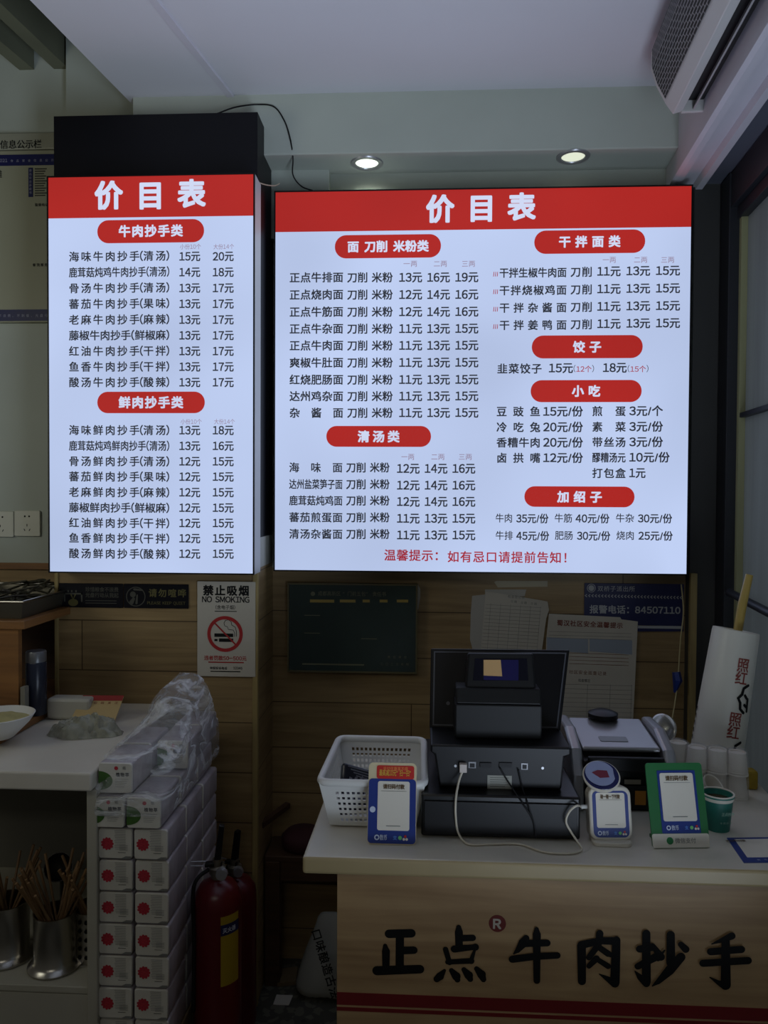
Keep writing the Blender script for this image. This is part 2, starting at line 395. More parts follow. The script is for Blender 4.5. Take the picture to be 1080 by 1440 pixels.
# window_1: dark frame, pale inner strip, frosted pane, mullion, exterior
XW = P(1034, 600, Y=2.34).x
w = thing('window_1', 'x', 'x', (XW, 1.6, 0)); del w['label']; del w['category']; w['kind'] = 'structure'
mb = MB()
extr([(XW-.035, 0), (XW-.035, zc_), (XW+.05, zc_), (XW+.05, 0)], 2.315, 2.40, 0, mb)
extr([(XW-.03, zc_-.10), (XW-.03, zc_), (XW+.05, zc_), (XW+.05, zc_-.10)], .3, 2.33, 0, mb)
extr([(XW-.012, zc_-.135), (XW-.012, zc_-.10), (XW+.05, zc_-.10), (XW+.05, zc_-.135)], .3, 2.33, 0, mb)
zm = P(1060, 580, X=XW).z; zr = P(1060, 848, X=XW).z
extr([(XW-.004, zm-.007), (XW-.004, zm+.007), (XW+.03, zm+.007), (XW+.03, zm-.007)], .3, 2.30, 0, mb)
fo = mb.build('window_frame', ALU, w, bevel=.002); fo['kind'] = 'structure'
mb = MB(); extr([(XW-.006, .3), (XW-.006, zc_-.135), (XW+.012, zc_-.135), (XW+.012, .3)], 2.297, 2.315, 0, mb)
mb.build('window_bead', M('pale_bead', (150, 150, 112), .5), w)['kind'] = 'structure'
pm = M('frosted_glass', (158, 164, 164), .25, noise_amt=.45, noise_scale=3, stretch=(1, 6, .5))
_nt = pm.node_tree; _b = _nt.nodes['Principled BSDF']; _t = _nt.nodes.new('ShaderNodeBsdfTranslucent'); _t.inputs[0].default_value = rgb((160, 166, 168)); _mx = _nt.nodes.new('ShaderNodeMixShader'); _mx.inputs[0].default_value = .5
_nt.links.new(_b.outputs[0], _mx.inputs[1]); _nt.links.new(_t.outputs[0], _mx.inputs[2]); _nt.links.new(_mx.outputs[0], _nt.nodes['Material Output'].inputs[0])
mb = MB(); extr([(XW+.012, 0), (XW+.012, zc_-.1), (XW+.02, zc_-.1), (XW+.02, 0)], .3, 2.30, 0, mb)
mb.build('window_pane', pm, w)['kind'] = 'structure'
rail = MB().tube([TR @ Vector((XW-.03, y, zr+.02-.04*(2.3-y))) for y in (2.28, 1.9, 1.4)], .012)
tag(rail.build('window_handrail', ALU, smooth=60), 'dark metal rail crossing the frosted window beside the film roll', 'rail')

# ================================================================== PRICE BOARDS
def board(name, label, Y, TL, TRc, BL, BR, back, bandy, case_m):
    x0 = (P(*TL, Y=Y).x+P(*BL, Y=Y).x)/2; x1 = (P(*TRc, Y=Y).x+P(*BR, Y=Y).x)/2
    z1 = (P(*TL, Y=Y).z+P(*TRc, Y=Y).z)/2; z0 = (P(*BL, Y=Y).z+P(*BR, Y=Y).z)/2
    F = Frame((x0, Y, z0), (1, 0, 0), (0, 0, 1)); w_, h_ = x1-x0, z1-z0
    t = thing(name, label, 'price board', (x0+w_/2, back, z0), 'illuminated menu boards')
    MB().box(x0, x1, Y+.004, back, z0, z1).build('case', case_m, t, bevel=.002)
    fr = MB(); e_ = .004
    for a0, a1, b0, b1 in ((0, w_, h_-e_, h_), (0, w_, 0, e_), (0, e_, e_, h_-e_), (w_-e_, w_, e_, h_-e_)): fr.fbox(F, a0, a1, b0, b1, -.004, .002)
    fr.build('edge_frame', BLACK if name else BLACK, t)
    bb = sum(F.px(*q)[1] for q in bandy)/2
    MB().fbox(F, e_, w_-e_, e_, bb, -.003, 0).build('light_panel', SCREENW, t)
    MB().fbox(F, e_, w_-e_, bb, h_-e_, -.003, 0).build('header_band', SCREENR, t)
    return t, F
def pill(F, t, x0, x1, y0, y1, st, tx0, tx1, em, ty=None):
    a0, b1 = F.px(x0, y0); a1, b0 = F.px(x1, y1)
    o = MB().prism(F, rrect(a0, a1, b0, b1, (b1-b0)/2*.98, 8), -.001, .0008).build('heading_pill', SCREENR, t)
    y = ty or (y0+y1)/2
    MB().tpx(F, st, tx0, tx1, y, em, .0015, .03).build('heading_lettering', SCREENL, o)
# narrow board
tB, F = board('price_board', 'narrower lit red and white price board hanging on the pier', 2.12, (67, 248), (357, 243), (67.5, 806), (359, 808), YP, ((100, 306.5), (330, 304)), M('case_white', (205, 208, 212), .4))
mb = MB()
for ch, cx, cy in (('价', 153, 275), ('目', 211.5, 275), ('表', 269.5, 272.5)): mb.tpx(F, ch, cx-20, cx+20, cy, 40, .0008, .03)
mb.build('title_lettering', SCREENL, tB)
pill(F, tB, 137, 287, 310, 340.5, '牛肉抄手类', 167, 257.5, 17, 325)
pill(F, tB, 137, 288, 551, 581, '鲜肉抄手类', 167, 258, 17, 566)
NM = ['海味{}抄手(清汤)', '鹿茸菇炖鸡{}抄手(清汤)', '骨汤{}抄手(清汤)', '蕃茄{}抄手(果味)', '老麻{}抄手(麻辣)', '藤椒{}抄手(鲜椒麻)', '红油{}抄手(干拌)', '鱼香{}抄手(干拌)', '酸汤{}抄手(酸辣)']
mb = MB(); sm = MB()
def price(mb, F, n, x0, x1, y, em=15): mb.tpx(F, n, x0, x1, y, em, .0008, .02)
Y1 = [360.5, 382.7, 405, 427.2, 449.5, 471.6, 493.7, 515.7, 537.6]
Y2 = [605, 627, 648.8, 670.3, 692.3, 714, 735.5, 757, 778.7]
PR1 = [(15, 20), (14, 18)]+[(13, 17)]*7
PR2 = [(13, 18), (13, 16)]+[(12, 15)]*7
for kind, ys, pr in (('牛肉', Y1, PR1), ('鲜肉', Y2, PR2)):
    for s_, y, (p1, p2) in zip(NM, ys, pr):
        mb.tpx(F, s_.format(kind), 97, 238.5, y, 14.6, .0008, .018)
        price(mb, F, f'{p1}元', 252, 282, y); price(mb, F, f'{p2}元', 299, 329, y)
for y, o_ in ((347, 0), (593, 1)):
    sm.tpx(F, '小份10个', 253+o_, 283+o_, y, 8, .0008, 0); sm.tpx(F, '大份14个', 300+o_, 329.5+o_, y, 8, .0008, 0)
mb.build('price_lettering', INKD, tB); sm.build('size_lettering', INKP, tB)
# wide board
tC, F = board('price_board', 'wider lit red and white price board on the wall behind the cash counter', 2.33, (386, 269), (975, 259.5), (384.5, 803), (966.5, 809), YB, ((420, 327), (940, 318.5)), M('case_black', (30, 30, 32), .4))
mb = MB()
for ch, cx, cy in (('价', 619, 294), ('目', 677, 293), ('表', 733.5, 291)): mb.tpx(F, ch, cx-20, cx+20, cy, 40, .0008, .03)
mb.build('title_lettering', SCREENL, tC)
for a in ((471, 620, 331, 362, '面 刀削 米粉类', 488.5, 603, 16.5, 346.7), (459, 606, 599, 628.5, '清汤类', 503, 562, 17, 614), (751.5, 907, 324.5, 355.5, '干拌面类', 785.6, 872.5, 17, 340),
          (748, 903.5, 472, 503.5, '饺子', 805.5, 845.5, 17, 488), (746.4, 902, 534.7, 565.4, '小吃', 804, 844, 17, 550), (737.6, 892, 683.7, 713.5, '加绍子', 783.5, 846.5, 17, 698.8)):
    pill(F, tC, *a)
mb = MB(); sm = MB(); rd = MB()
A1 = ['正点牛排面', '正点烧肉面', '正点牛筋面', '正点牛杂面', '正点牛肉面', '爽椒牛肚面', '红烧肥肠面', '达州鸡杂面', '杂酱面']
YA = [390.3, 414.5, 438.6, 462.4, 486, 510, 534, 557.3, 580.6]
PA = [(13, 16, 19), (12, 14, 16), (12, 14, 16)]+[(11, 13, 15)]*6
for s_, y, p in zip(A1, YA, PA):
    mb.tpx(F, s_, 407, 483, y, 15, .0008, .02); mb.tpx(F, '刀削', 488, 517.5, y, 15, .0008, .02); mb.tpx(F, '米粉', 522.5, 552.5, y, 15, .0008, .02)
    for n, (u0, u1), dy in zip(p, ((561, 594), (600.5, 633), (640, 673)), (-.3, -.3, -.5)): price(mb, F, f'{n}元', u0, u1, y+dy, 16)
A2 = ['海味面', '达州盐菜笋子面', '鹿茸菇炖鸡面', '蕃茄煎蛋面', '清汤杂酱面']
YC = [657.5, 681, 704, 727.6, 751]
PC = [(12, 14, 16)]*3+[(11, 13, 15)]*2
for s_, y, p in zip(A2, YC, PC):
    mb.tpx(F, s_, 406.5, 482, y, 14.6, .0008, .018); mb.tpx(F, '刀削', 486.5, 515, y, 14.8, .0008, .02); mb.tpx(F, '米粉', 520, 548, y, 14.8, .0008, .02)
    for n, (u0, u1) in zip(p, ((558, 590.4), (597, 629.5), (636, 668.7))): price(mb, F, f'{n}元', u0, u1, y+1.3, 16)
A3 = ['干拌生椒牛肉面', '干拌烧椒鸡面', '干拌杂酱面', '干拌姜鸭面']
YD = [383.5, 408.2, 432.8, 457.2]
for s_, y in zip(A3, YD):
    mb.tpx(F, s_, 702, 797, y, 14.8, .0008, .02); mb.tpx(F, '刀削', 802, 833, y-1, 15, .0008, .02)
    for n, (u0, u1), dy in zip((11, 13, 15), ((839.5, 873), (880.5, 914.5), (922, 956.5)), (-2, -2.6, -3)): price(mb, F, f'{n}元', u0, u1, y+dy, 16)
    for k in range(3):
        a, b_ = F.px(694+2.6*k, y+2); kx = .0021
        rd.poly(F, [(a-.6*kx, b_-3.6*kx), (a+.5*kx, b_-3.2*kx), (a+1.1*kx, b_+3*kx), (a+.3*kx, b_+3.4*kx)], .0008)
for xs, y in ((((567, 587, '一两'), (609.5, 629, '二两'), (649, 668.5, '三两')), 371), (((564, 583, '一两'), (606, 625.5, '二两'), (644.6, 664, '三两')), 642.5), (((847, 866.5, '一两'), (891, 910.6, '二两'), (929, 948.5, '三两')), 365.5)):
    for x0, x1, s_ in xs: sm.tpx(F, s_, x0, x1, y, 9.8, .0008, 0)
mb.tpx(F, '韭菜饺子', 699, 762, 518.5, 15, .0008, .02); price(mb, F, '15元', 771.5, 806, 517.5, 16); price(mb, F, '18元', 847.5, 881.5, 517, 16)
for x0, x1, n in ((806, 836, '12个'), (882, 912.5, '15个')):
    mb.tpx(F, '(', x0, x0+4, 518.5, 11, .0008, .0); mb.tpx(F, ')', x1-4, x1, 518.5, 11, .0008, .0); rd.tpx(F, n, x0+4, x1-4, 519, 10, .0008, .008)
S = [('豆豉鱼', '15元/份', '煎蛋', '3元/个', 578.8), ('冷吃兔', '20元/份', '素菜', '3元/份', 600.8), ('香糟牛肉', '20元/份', '带丝汤', '3元/份', 622.4), ('卤拱嘴', '12元/份', '醪糟汤元', '10元/份', 644), (None, None, '打包盒', '1元', 666)]
for a, p, c_, q, y in S:
    if a: mb.tpx(F, a, 698, 760, y, 15, .0008, .02); price(mb, F, p, 763.5, 819.8, y-.3, 16)
    mb.tpx(F, c_, 832.5, 880, y-.5, 15, .0008, .02); price(mb, F, q, 884.5, {'10元/份': 941.7, '1元': 908}.get(q, 932.3), y-1, 16)
for y, row in ((728.6, (('牛肉', 696.5, 721, '35元/份', 725.7, 771.3), ('牛筋', 779.5, 805, '40元/份', 809, 857), ('牛杂', 865.5, 892, '30元/份', 896.7, 945.2))),
               (753, (('牛排', 696.5, 721.5, '45元/份', 725.7, 772.3), ('肥肠', 780, 806, '30元/份', 811, 858.2), ('烧肉', 866.3, 892.3, '25元/份', 897.4, 946)))):
    for a, x0, x1, p, x2, x3 in row: mb.tpx(F, a, x0, x1, y, 13.6, .0008, .009); price(mb, F, p, x2, x3, y+.5, 14.6)
mb.build('price_lettering', INKD, tC); sm.build('size_lettering', INKP, tC)
rd.tpx(F, '温馨提示：', 540, 627, 781, 17, .0008, .014); rd.tpx(F, '如有忌口请提前告知！', 629, 808, 783.6, 17, .0008, .014)
rd.build('notice_lettering', INKR, tC)

# ================================================================== CEILING FITTINGS
def downlight(px_, py_, label, mat_, power):
    c = P(px_, py_, Z=bz); t = thing('downlight', label, 'downlight', c, 'recessed downlights')
    MB().lathe(c, [(.034, -.001), (.036, -.004), (.048, -.004), (.050, 0), (.034, .004)], 32).build('trim_ring', SILVER, t, smooth=40)
    MB().lathe(c, [(.0005, -.0005), (.034, -.0008), (.034, .004)], 32).build('diffuser', mat_, t)
    l = bpy.data.lights.new('downlight_lamp', 'SPOT'); l.energy = power; l.spot_size = math.radians(150); l.spot_blend = 1; l.shadow_soft_size = .03; l.color = (.93, 1, .88)
    o = bpy.data.objects.new('downlight_lamp', l); COL.objects.link(o); o.location = c-Vector((0, 0, .012))
downlight(516, 229, 'brightly lit round downlight in the beam above the narrower end of the wide board', DISC, 3.2)
downlight(806, 220, 'dimmer round downlight in the beam towards the air curtain', DISC2, .5)
# air curtain
t0 = P(946, 161, Y=2.05)
ac = thing('air_curtain', 'white air curtain with perforated grille mounted above the window', 'air curtain', (t0.x, 1.2, t0.z))
prof = [(0, 0), (-.018, .026), (-.042, .072), (-.056, .115), (-.056, .16), (-.046, .185)]
ye, yn = 2.05, .75
def acp(a, z, y): return TR @ Vector((t0.x+a-(PIV.x-PIV.x), y, 0)) + Vector((0, 0, t0.z+z)) - (TR @ Vector((t0.x, ye, 0)) - Vector((t0.x, ye, 0)))
mb = MB()
full = prof+[(.10, .185), (.10, .01), (.088, .012), (.088, .03), (.024, .03), (.024, .006)]
mb.hexa([acp(a, z, ye) for a, z in full], [acp(a, z, yn) for a, z in full])
mb.build('housing', M('air_curtain_white', (196, 194, 192), .45), ac, bevel=.002)
gm = bpy.data.materials.new('perforated_grille'); gm.use_nodes = True; nt = gm.node_tree; b = nt.nodes['Principled BSDF']; b.inputs['Roughness'].default_value = .5
br = nt.nodes.new('ShaderNodeTexBrick'); uvn = nt.nodes.new('ShaderNodeUVMap'); nt.links.new(uvn.outputs[0], br.inputs['Vector'])
br.inputs['Scale'].default_value = 1; br.inputs['Brick Width'].default_value = .026; br.inputs['Row Height'].default_value = .0095; br.inputs['Mortar Size'].default_value = .0014; br.inputs['Mortar Smooth'].default_value = 0
br.inputs['Color1'].default_value = rgb((14, 14, 16)); br.inputs['Color2'].default_value = rgb((22, 22, 24)); br.inputs['Mortar'].default_value = rgb((140, 138, 140)); nt.links.new(br.outputs[0], b.inputs['Base Color'])
mb = MB(); L_ = 0
g = prof[1:]
for i in range(len(g)-1):
    (a0, z0), (a1, z1) = g[i], g[i+1]; d = math.hypot(a1-a0, z1-z0)
    n_ = Vector((-(z1-z0), (a1-a0))).normalized()*.0015
    if i == 0: a0, z0 = a0+(a1-a0)*.15, z0+(z1-z0)*.15
    y0 = ye-.018
    mb.face([acp(a0+n_.x, z0+n_.y, y0), acp(a1+n_.x, z1+n_.y, y0), acp(a1+n_.x, z1+n_.y, yn), acp(a0+n_.x, z0+n_.y, yn)], 0, [(0, L_), (0, L_+d), (y0-yn, L_+d), (y0-yn, L_)])
    L_ += d
mb.build('grille', gm, ac)
dk = M('slot_dark', (30, 30, 30), .7)
mb = MB().hexa([acp(a, z, ye-.012) for a, z in ((.025, .0285), (.087, .0285), (.087, .029), (.025, .029))], [acp(a, z, yn) for a, z in ((.025, .0285), (.087, .0285), (.087, .029), (.025, .029))])
mb.build('outlet_slot', dk, ac)
mb = MB()
pr_ = ((.046, .004), (.05, .003), (.058, .027), (.054, .028))
mb.hexa([acp(a, z, ye-.014) for a, z in pr_], [acp(a, z, yn) for a, z in pr_])
mb.build('vane', M('vane_grey', (150, 148, 150), .5), ac)
mb = MB(); mb.hexa([acp(a, z, ye-.01) for a, z in ((.02, .001), (.092, .001), (.092, .03), (.02, .03))], [acp(a, z, ye) for a, z in ((.02, .001), (.092, .001), (.092, .03), (.02, .03))])
mb.build('end_cap', MATS['air_curtain_white'], ac, bevel=.001)
# black wire over the pier and down the beam
ptsw = [P(305, 160, Y=2.21), P(330, 151, Y=2.26), P(360, 147, Y=2.285), P(385, 150, Y=2.285), P(400, 170, Y=2.285), P(408, 195, Y=2.284), P(412, 222, Y=2.30), P(412, 246, Y=2.33), P(424, 262, Y=2.36), P(440, 268, Y=2.38)]
tag(MB().tube(curve_pts(ptsw), .0022, 6).build('electric_wire', BLACK, smooth=180), 'thin black wire looping from the black cladding along the beam to the wide board', 'wire')
ptsw = [P(364, 257, Y=2.2), P(375, 260, Y=2.25), P(386, 261, Y=2.3), P(393, 258, Y=2.32)]
tag(MB().tube(curve_pts(ptsw), .0018, 6).build('electric_wire', M('wire_pale', (190, 180, 160), .5), smooth=180), 'short pale wire between the two price boards near their top', 'wire')

# ================================================================== WALL SIGNS
# information notice board on the alcove wall
F = wallframe(YL-.004)
t = thing('notice_board', 'pale public information board with dark blue bands on the alcove wall', 'notice board', (P(20, 400, Y=YL).x, YL, P(20, 455, Y=YL).z))
IV = M('ivory_panel', (150, 150, 128), .5, noise_amt=.05, noise_scale=4)
xl = P(-60, 300, Y=YL).x
def zy(y): return P(40, y, Y=YL).z
xr = P(82, 300, Y=YL).x
MB().box(xl, xr, YL-.018, YL, zy(455), zy(215)).build('panel', IV, t, bevel=.002)
h = MB().box(xl, xr, YL-.022, YL, zy(214), zy(191)).build('header_sign', M('header_grey', (146, 146, 130), .5), t, bevel=.003)
F2 = wallframe(YL-.0225)
MB().tpx(F2, '信息公示栏', 0, 59, 203, 12.5, .0004, .012).build('header_lettering', INK, h)
F3 = wallframe(YL-.0185)
mb = MB(); a0, b1 = F3.px(-60, 219); a1, b0 = F3.px(82, 232); mb.fbox(F3, a0, a1, b0, b1, 0, .0008)
a0, b1 = F3.px(-60, 436); a1, b0 = F3.px(82, 451); mb.fbox(F3, a0, a1, b0, b1, 0, .0008)
a0, b1 = F3.px(40, 236); a1, b0 = F3.px(46.5, 277); mb.fbox(F3, a0, a1, b0, b1, 0, .0008)
mb.build('band', NAVY, t)
mb = MB(); mb.tpx(F3, '2021', -4, 11, 226, 6, .0015); mb.tpx(F3, '食品安全信息公示', 15, 76, 226, 4, .0015); mb.tpx(F3, '不浪费、不剩餐、光盘行动', -2, 74, 444, 4.5, .0015)
for k, ch in enumerate('食品安全承诺书'): mb.tpx(F3, ch, 41, 45.5, 240+k*5.2, 4, .0015)
mb.build('band_lettering', M('print_pale', (150, 150, 170), .6), t)
mb = MB(); mb.tpx(F3, '监督电话', 49, 68, 288, 4.5, .0006, .01); mb.tpx(F3, '餐饮服务', 46, 67, 372.5, 4.5, .0006, .01); mb.tpx(F3, '准', -3, 3, 245, 12, .0006, .01)
for k in range(12):
    a0, b0 = F3.px(49, 237+k*3.4); a1, b1 = F3.px(66-(k*7 % 5), 238.1+k*3.4); mb.poly(F3, [(a0, b1), (a1, b1), (a1, b0), (a0, b0)], .0006)
mb.build('print_lines', INK, t)
# outlets
def outlet(x0, x1, y0, y1, label):
    F = wallframe(YL); a0, b1 = F.px(x0, y0); a1, b0 = F.px(x1, y1)
    t = thing('wall_socket', label, 'socket', F.at((a0+a1)/2, b0, 0), 'sockets on the alcove wall')
    pl = MB().prism(F, rrect(a0, a1, b0, b1, .004), 0, .009).build('face_plate', M('socket_white', (200, 200, 186), .4), t, bevel=.0015)
    w_ = a1-a0; h_ = b1-b0; mb = MB(); cx = (a0+a1)/2
    for s_ in (-1, 1): mb.disc(F, cx+s_*w_*.085, b0+h_*.78, .0032, .0093, 0, 12)
    def slot(x, y, ang):
        c_, s_ = math.cos(ang), math.sin(ang); mb.poly(F, [(x+c_*p-s_*q, y+s_*p+c_*q) for p, q in ((-.0013, -.004), (.0013, -.004), (.0013, .004), (-.0013, .004))], .0093)
    slot(cx, b0+h_*.43, 0); slot(cx-w_*.1, b0+h_*.25, .5); slot(cx+w_*.1, b0+h_*.25, -.5)
    mb.build('socket_hole', INK, t)
outlet(22, 58, 718, 754, 'white wall socket under the notice board, next to the narrower price board')
outlet(-16, 21, 719, 755, 'white wall socket cut by the picture edge under the notice board')
# two black signs on the pier
YS = YP-.004
def flat_sign(name, label, cat, Y, x0, x1, y0, y1, m, th=.003, r=.002, group=None):
    F = wallframe(Y); a0, b1 = F.px(x0, y0); a1, b0 = F.px(x1, y1)
    t = thing(name, label, cat, F.at((a0+a1)/2, b0, -th), group)
    MB().prism(F, rrect(a0, a1, b0, b1, r), -th, 0).build('panel', m, t)
    return t, F
SIGNB = M('sign_black', (7, 7, 18), .4, spec=.3); GOLD = M('sign_gold', (96, 90, 50), .5); SIGNG = M('sign_grey', (72, 72, 64), .5)
t, F = flat_sign('wall_sign', 'black sign with a yellow tray emblem on the pier', 'sign', YS, 83, 173, 820, 855, SIGNB)
mb = MB(); a, b_ = F.px(103, 840); k = F.px(104, 840)[0]-a
pts = [(-13, 10), (-13, -3), (-10, -3), (-10, 7), (10, 7), (10, -3), (13, -3), (13, 10)]
for x0, x1, y0, y1 in ((-13, -11, -6, 6), (11, 13, -6, 6), (-13, 13, 4, 6), (-8, -6, 7, 10), (-3, -1, 7, 10), (3, 5, 7, 10)): mb.poly(F, [(a+x0*k, b_+y0*k), (a+x1*k, b_+y0*k), (a+x1*k, b_+y1*k), (a+x0*k, b_+y1*k)], .0005)
mb.build('emblem', SIGNG, t)
mb = MB(); mb.disc(F, a, b_-7*k, 7*k, .0006, 0, 20, ry=5*k); stroke(mb, F, [(a-3*k, b_+4*k), (a, b_-3*k), (a+3*k, b_+4*k)], [k*.9]*3, .0006); mb.build('emblem_bowl', GOLD, t)
mb = MB(); mb.tpx(F, '珍惜粮食不浪费', 120, 167, 829, 7, .0006, .01); mb.tpx(F, '光盘行动从我起', 120, 167, 837, 7, .0006, .01)
for y in (844, 847.5):
    a0, b0 = F.px(120, y); a1, b1 = F.px(164, y+1.4); mb.poly(F, [(a0, b1), (a1, b1), (a1, b0), (a0, b0)], .0006)
mb.build('lettering', SIGNG, t)
t, F = flat_sign('wall_sign', 'black sign asking for quiet beside the no smoking poster', 'sign', YS, 174, 265, 821, 856, SIGNB)
mb = MB(); a, b_ = F.px(191, 839); mb.disc(F, a, b_, 13.5*k, .0005, 0, 32, 12.3*k); mb.disc(F, a-4*k, b_+3*k, 4*k, .0006); stroke(mb, F, [(a-6*k, b_-8*k), (a-3*k, b_-3*k)], [3*k, 2*k], .0006); stroke(mb, F, [(a+1*k, b_-9*k), (a+2*k, b_+2*k)], [1.5*k, k], .0006)
stroke(mb, F, [(a-2*k, b_+10*k), (a+9*k, b_+9*k)], [k*1.5, k], .0006)
mb.build('emblem', SIGNG, t)
mb = MB(); mb.tpx(F, '请勿喧哗', 209, 262, 834, 12, .0006, .02); mb.tpx(F, 'PLEASE KEEP QUIET', 207, 261, 848, 5.5, .0006, .005); mb.build('lettering', GOLD, t)
# no smoking poster
t, F = flat_sign('no_smoking_poster', 'white no smoking poster with red ring pinned to the pier', 'poster', YP-.008, 277.5, 359, 817.5, 952, PAPER, .0015)
mb = MB(); mb.tpx(F, '禁止吸烟', 285.5, 350.5, 830.5, 15, .0005, .03); mb.tpx(F, 'NO SMOKING', 284, 351, 843, 10.6, .0005, .02); mb.tpx(F, '（含电子烟）', 299, 335, 854, 6.5, .0005, .005)
mb.tpx(F, '举报投诉电话', 295, 319.5, 939.5, 4.2, .0005, .01); mb.tpx(F, '12345', 328, 341, 939.5, 4.5, .0005, .01)
def bar(mb, F, x0, x1, y0, y1, c=.0005, m=0):
    a0, b0 = F.px(x0, y1); a1, b1 = F.px(x1, y0); mb.poly(F, [(a0, b0), (a1, b0), (a1, b1), (a0, b1)], c, m)
bar(mb, F, 301.5, 328, 891, 895.5); bar(mb, F, 301.5, 306, 898.5, 901.5); bar(mb, F, 308, 328, 898, 902.5); bar(mb, F, 302, 333, 859.3, 860); bar(mb, F, 296, 338, 944, 944.6)
cx, cy = 316.5, 891.5; kk = F.px(317, 890)[0]-F.px(316, 890)[0]
def pk(x, y): return F.px(x, y)
for pts in ([(315, 876), (317, 872.5), (321, 871.5), (325, 874), (326, 879), (331, 882), (332.5, 888), (332.5, 895)], [(315, 876), (316, 880), (320, 881.5), (321, 885), (328, 886), (330, 890), (330, 895)]):
    stroke(mb, F, [pk(*q) for q in pts], [.4*kk]*len(pts), .0006)
mb.build('print', INK, t)
mb = MB(); a, b_ = F.px(316.5, 891.5); mb.disc(F, a, b_, 25*kk, .0008, 0, 48, 20.3*kk)
stroke(mb, F, [pk(302, 876), pk(331, 906)], [1.1*kk]*2, .0009); mb.tpx(F, '违者罚款50-500元', 287, 347, 925.5, 7, .0005, .015); bar(mb, F, 293, 343, 931, 931.8)
mb.build('prohibition_ring', RED, t)
# green plaque
YK = YB-.022
t, F = flat_sign('framed_plaque', 'dark green framed notice plaque under the wide price board', 'plaque', YK, 407, 585, 822, 945.5, M('plaque_green', (52, 66, 62), .25, noise_amt=.15, noise_scale=8), .018)
mb = MB(); a0, b1 = F.px(404.5, 819.5); a1, b0 = F.px(586.5, 947.5); e_ = .005
for q in ((a0, a1, b1-e_, b1), (a0, a1, b0, b0+e_), (a0, a0+e_, b0+e_, b1-e_), (a1-e_, a1, b0+e_, b1-e_)): mb.fbox(F, *q, -.02, .004)
mb.build('frame', M('plaque_frame', (96, 88, 58), .4), t)
mb = MB(); mb.tpx(F, '成都高新区 “门前五包” 责任书', 447, 543, 835, 7, .0006, .0); mb.tpx(F, '责任单位', 545, 572, 924, 4, .0006); mb.tpx(F, '二〇二三年制', 535, 575, 934, 4, .0006); bar(mb, F, 428, 450, 865, 865.6); bar(mb, F, 428, 450, 890, 890.6); bar(mb, F, 508, 530, 898, 898.6); bar(mb, F, 425, 512, 934, 934.6)
a, b_ = F.px(440, 835); mb.disc(F, a, b_, .007, .0006); mb.build('lettering', M('plaque_print', (112, 112, 84), .5), t)
mb = MB()
for x0, x1 in ((436, 470), (478, 500), (510, 520), (534, 545), (558, 574)): bar(mb, F, x0, x1, 843.3, 847, .0006)
mb.build('highlight_line', M('plaque_yellow', (170, 146, 70), .5), t)
# torn tapes and papers
def paper_poly(name, label, cat, Y, pts, m, th=.0006):
    F = wallframe(Y); return MB().prism(F, [F.px(*q) for q in pts], -th, 0).build(name, m), F
o, _ = paper_poly('torn_paper', 'torn white paper strip stuck at the edge of the green plaque', 'paper scrap', YB-.0008, [(584.5, 824), (588, 822), (591, 828), (591, 840), (588, 857), (584.5, 858)], PAPER); tag(o, o_l := 'torn white paper strip stuck beside the edge of the green plaque', 'paper scrap')
o, _ = paper_poly('tape_strip', '', '', YB-.0008, [(695, 818.5), (698, 817), (770, 817), (770, 825), (700, 826)], M('masking_tape', (186, 176, 148), .6)); tag(o, 'cream tape strip on the wall above the handwritten sheets', 'tape')
for k, (pts, yy) in enumerate((([(664, 838), (682, 836), (682, 829), (740, 829), (738, 838), (690, 845), (668, 925), (661, 900), (662, 862)], YB-.001), ([(668, 842), (674, 840), (690, 838), (685, 930), (664, 928), (665, 860), (672, 852)], YB-.003))):
    o, _ = paper_poly('paper_sheet', '', '', yy, pts, M('sheet_back', (178, 174, 164), .8)); tag(o, ('torn cream sheet topmost behind the ruled handwritten sheet', 'crumpled cream sheet peeking out beside the ruled handwritten sheet')[k], 'paper', 'papers taped to the wall')
t = thing('paper_sheet', 'ruled handwritten record sheet taped on the wall above the cash register screen', 'paper', P(720, 930, Y=YB-.005), 'papers taped to the wall')
F = Frame(P(720, 930, Y=YB-.005), (1, 0, -.06), (.0, 0, 1))
pts = [(683, 832), (700, 834), (760, 844), (770, 846), (772, 858), (768, 870), (760, 930), (675, 928)]
MB().prism(F, [F.px(*q) for q in pts], -.0006, 0).build('sheet', PAPER, t)
mb = MB()
for k in range(16):
    y = 850+k*5; x0, x1 = 684-.35*(y-840)*.3, 762-.1*(y-840)
    a0, b0 = F.px(x0, y); a1, b1 = F.px(x1, y+4.5); mb.poly(F, [(a0, b0-.0005), (a1, b1-.0005), (a1, b1+.0004), (a0, b0+.0004)], .0006)
for k in range(6):
    x = 690+k*14; a0, b0 = F.px(x, 848+k); a1, b1 = F.px(x-6, 926); mb.poly(F, [(a0, b0), (a0+.0008, b0), (a1+.0008, b1), (a1, b1)], .0006)
for k in range(3): mb.tpx(F, '日期', 718+k*14, 727+k*14, 846+k*1.5, 4, .0006)
mb.tpx(F, '检查登记表', 714, 738, 839.5, 4.5, .0006); mb.build('ruled_lines', GREY, t)
t = thing('notice_paper', 'printed notice sheet with red heading and blank table on the wall', 'paper', P(830, 1030, Y=YB-.006), 'papers taped to the wall')
F = Frame(P(830, 1000, Y=YB-.008), (1, 0, -.035), (0, 0, 1))
pts = [(772, 863), (768, 900), (766, 1060), (888, 1062), (897, 874), (874, 871), (872, 868)]
MB().prism(F, [F.px(*q) for q in pts], -.0006, 0).build('sheet', PAPER, t)
mb = MB(); a0, b0 = F.px(783, 875.5); a1, b1 = F.px(876, 880); mb.text(F, '蜀汉社区安全温馨提示', a0, a1, (b0+b1)/2, .0195, .0006, .02, rot=-.0)
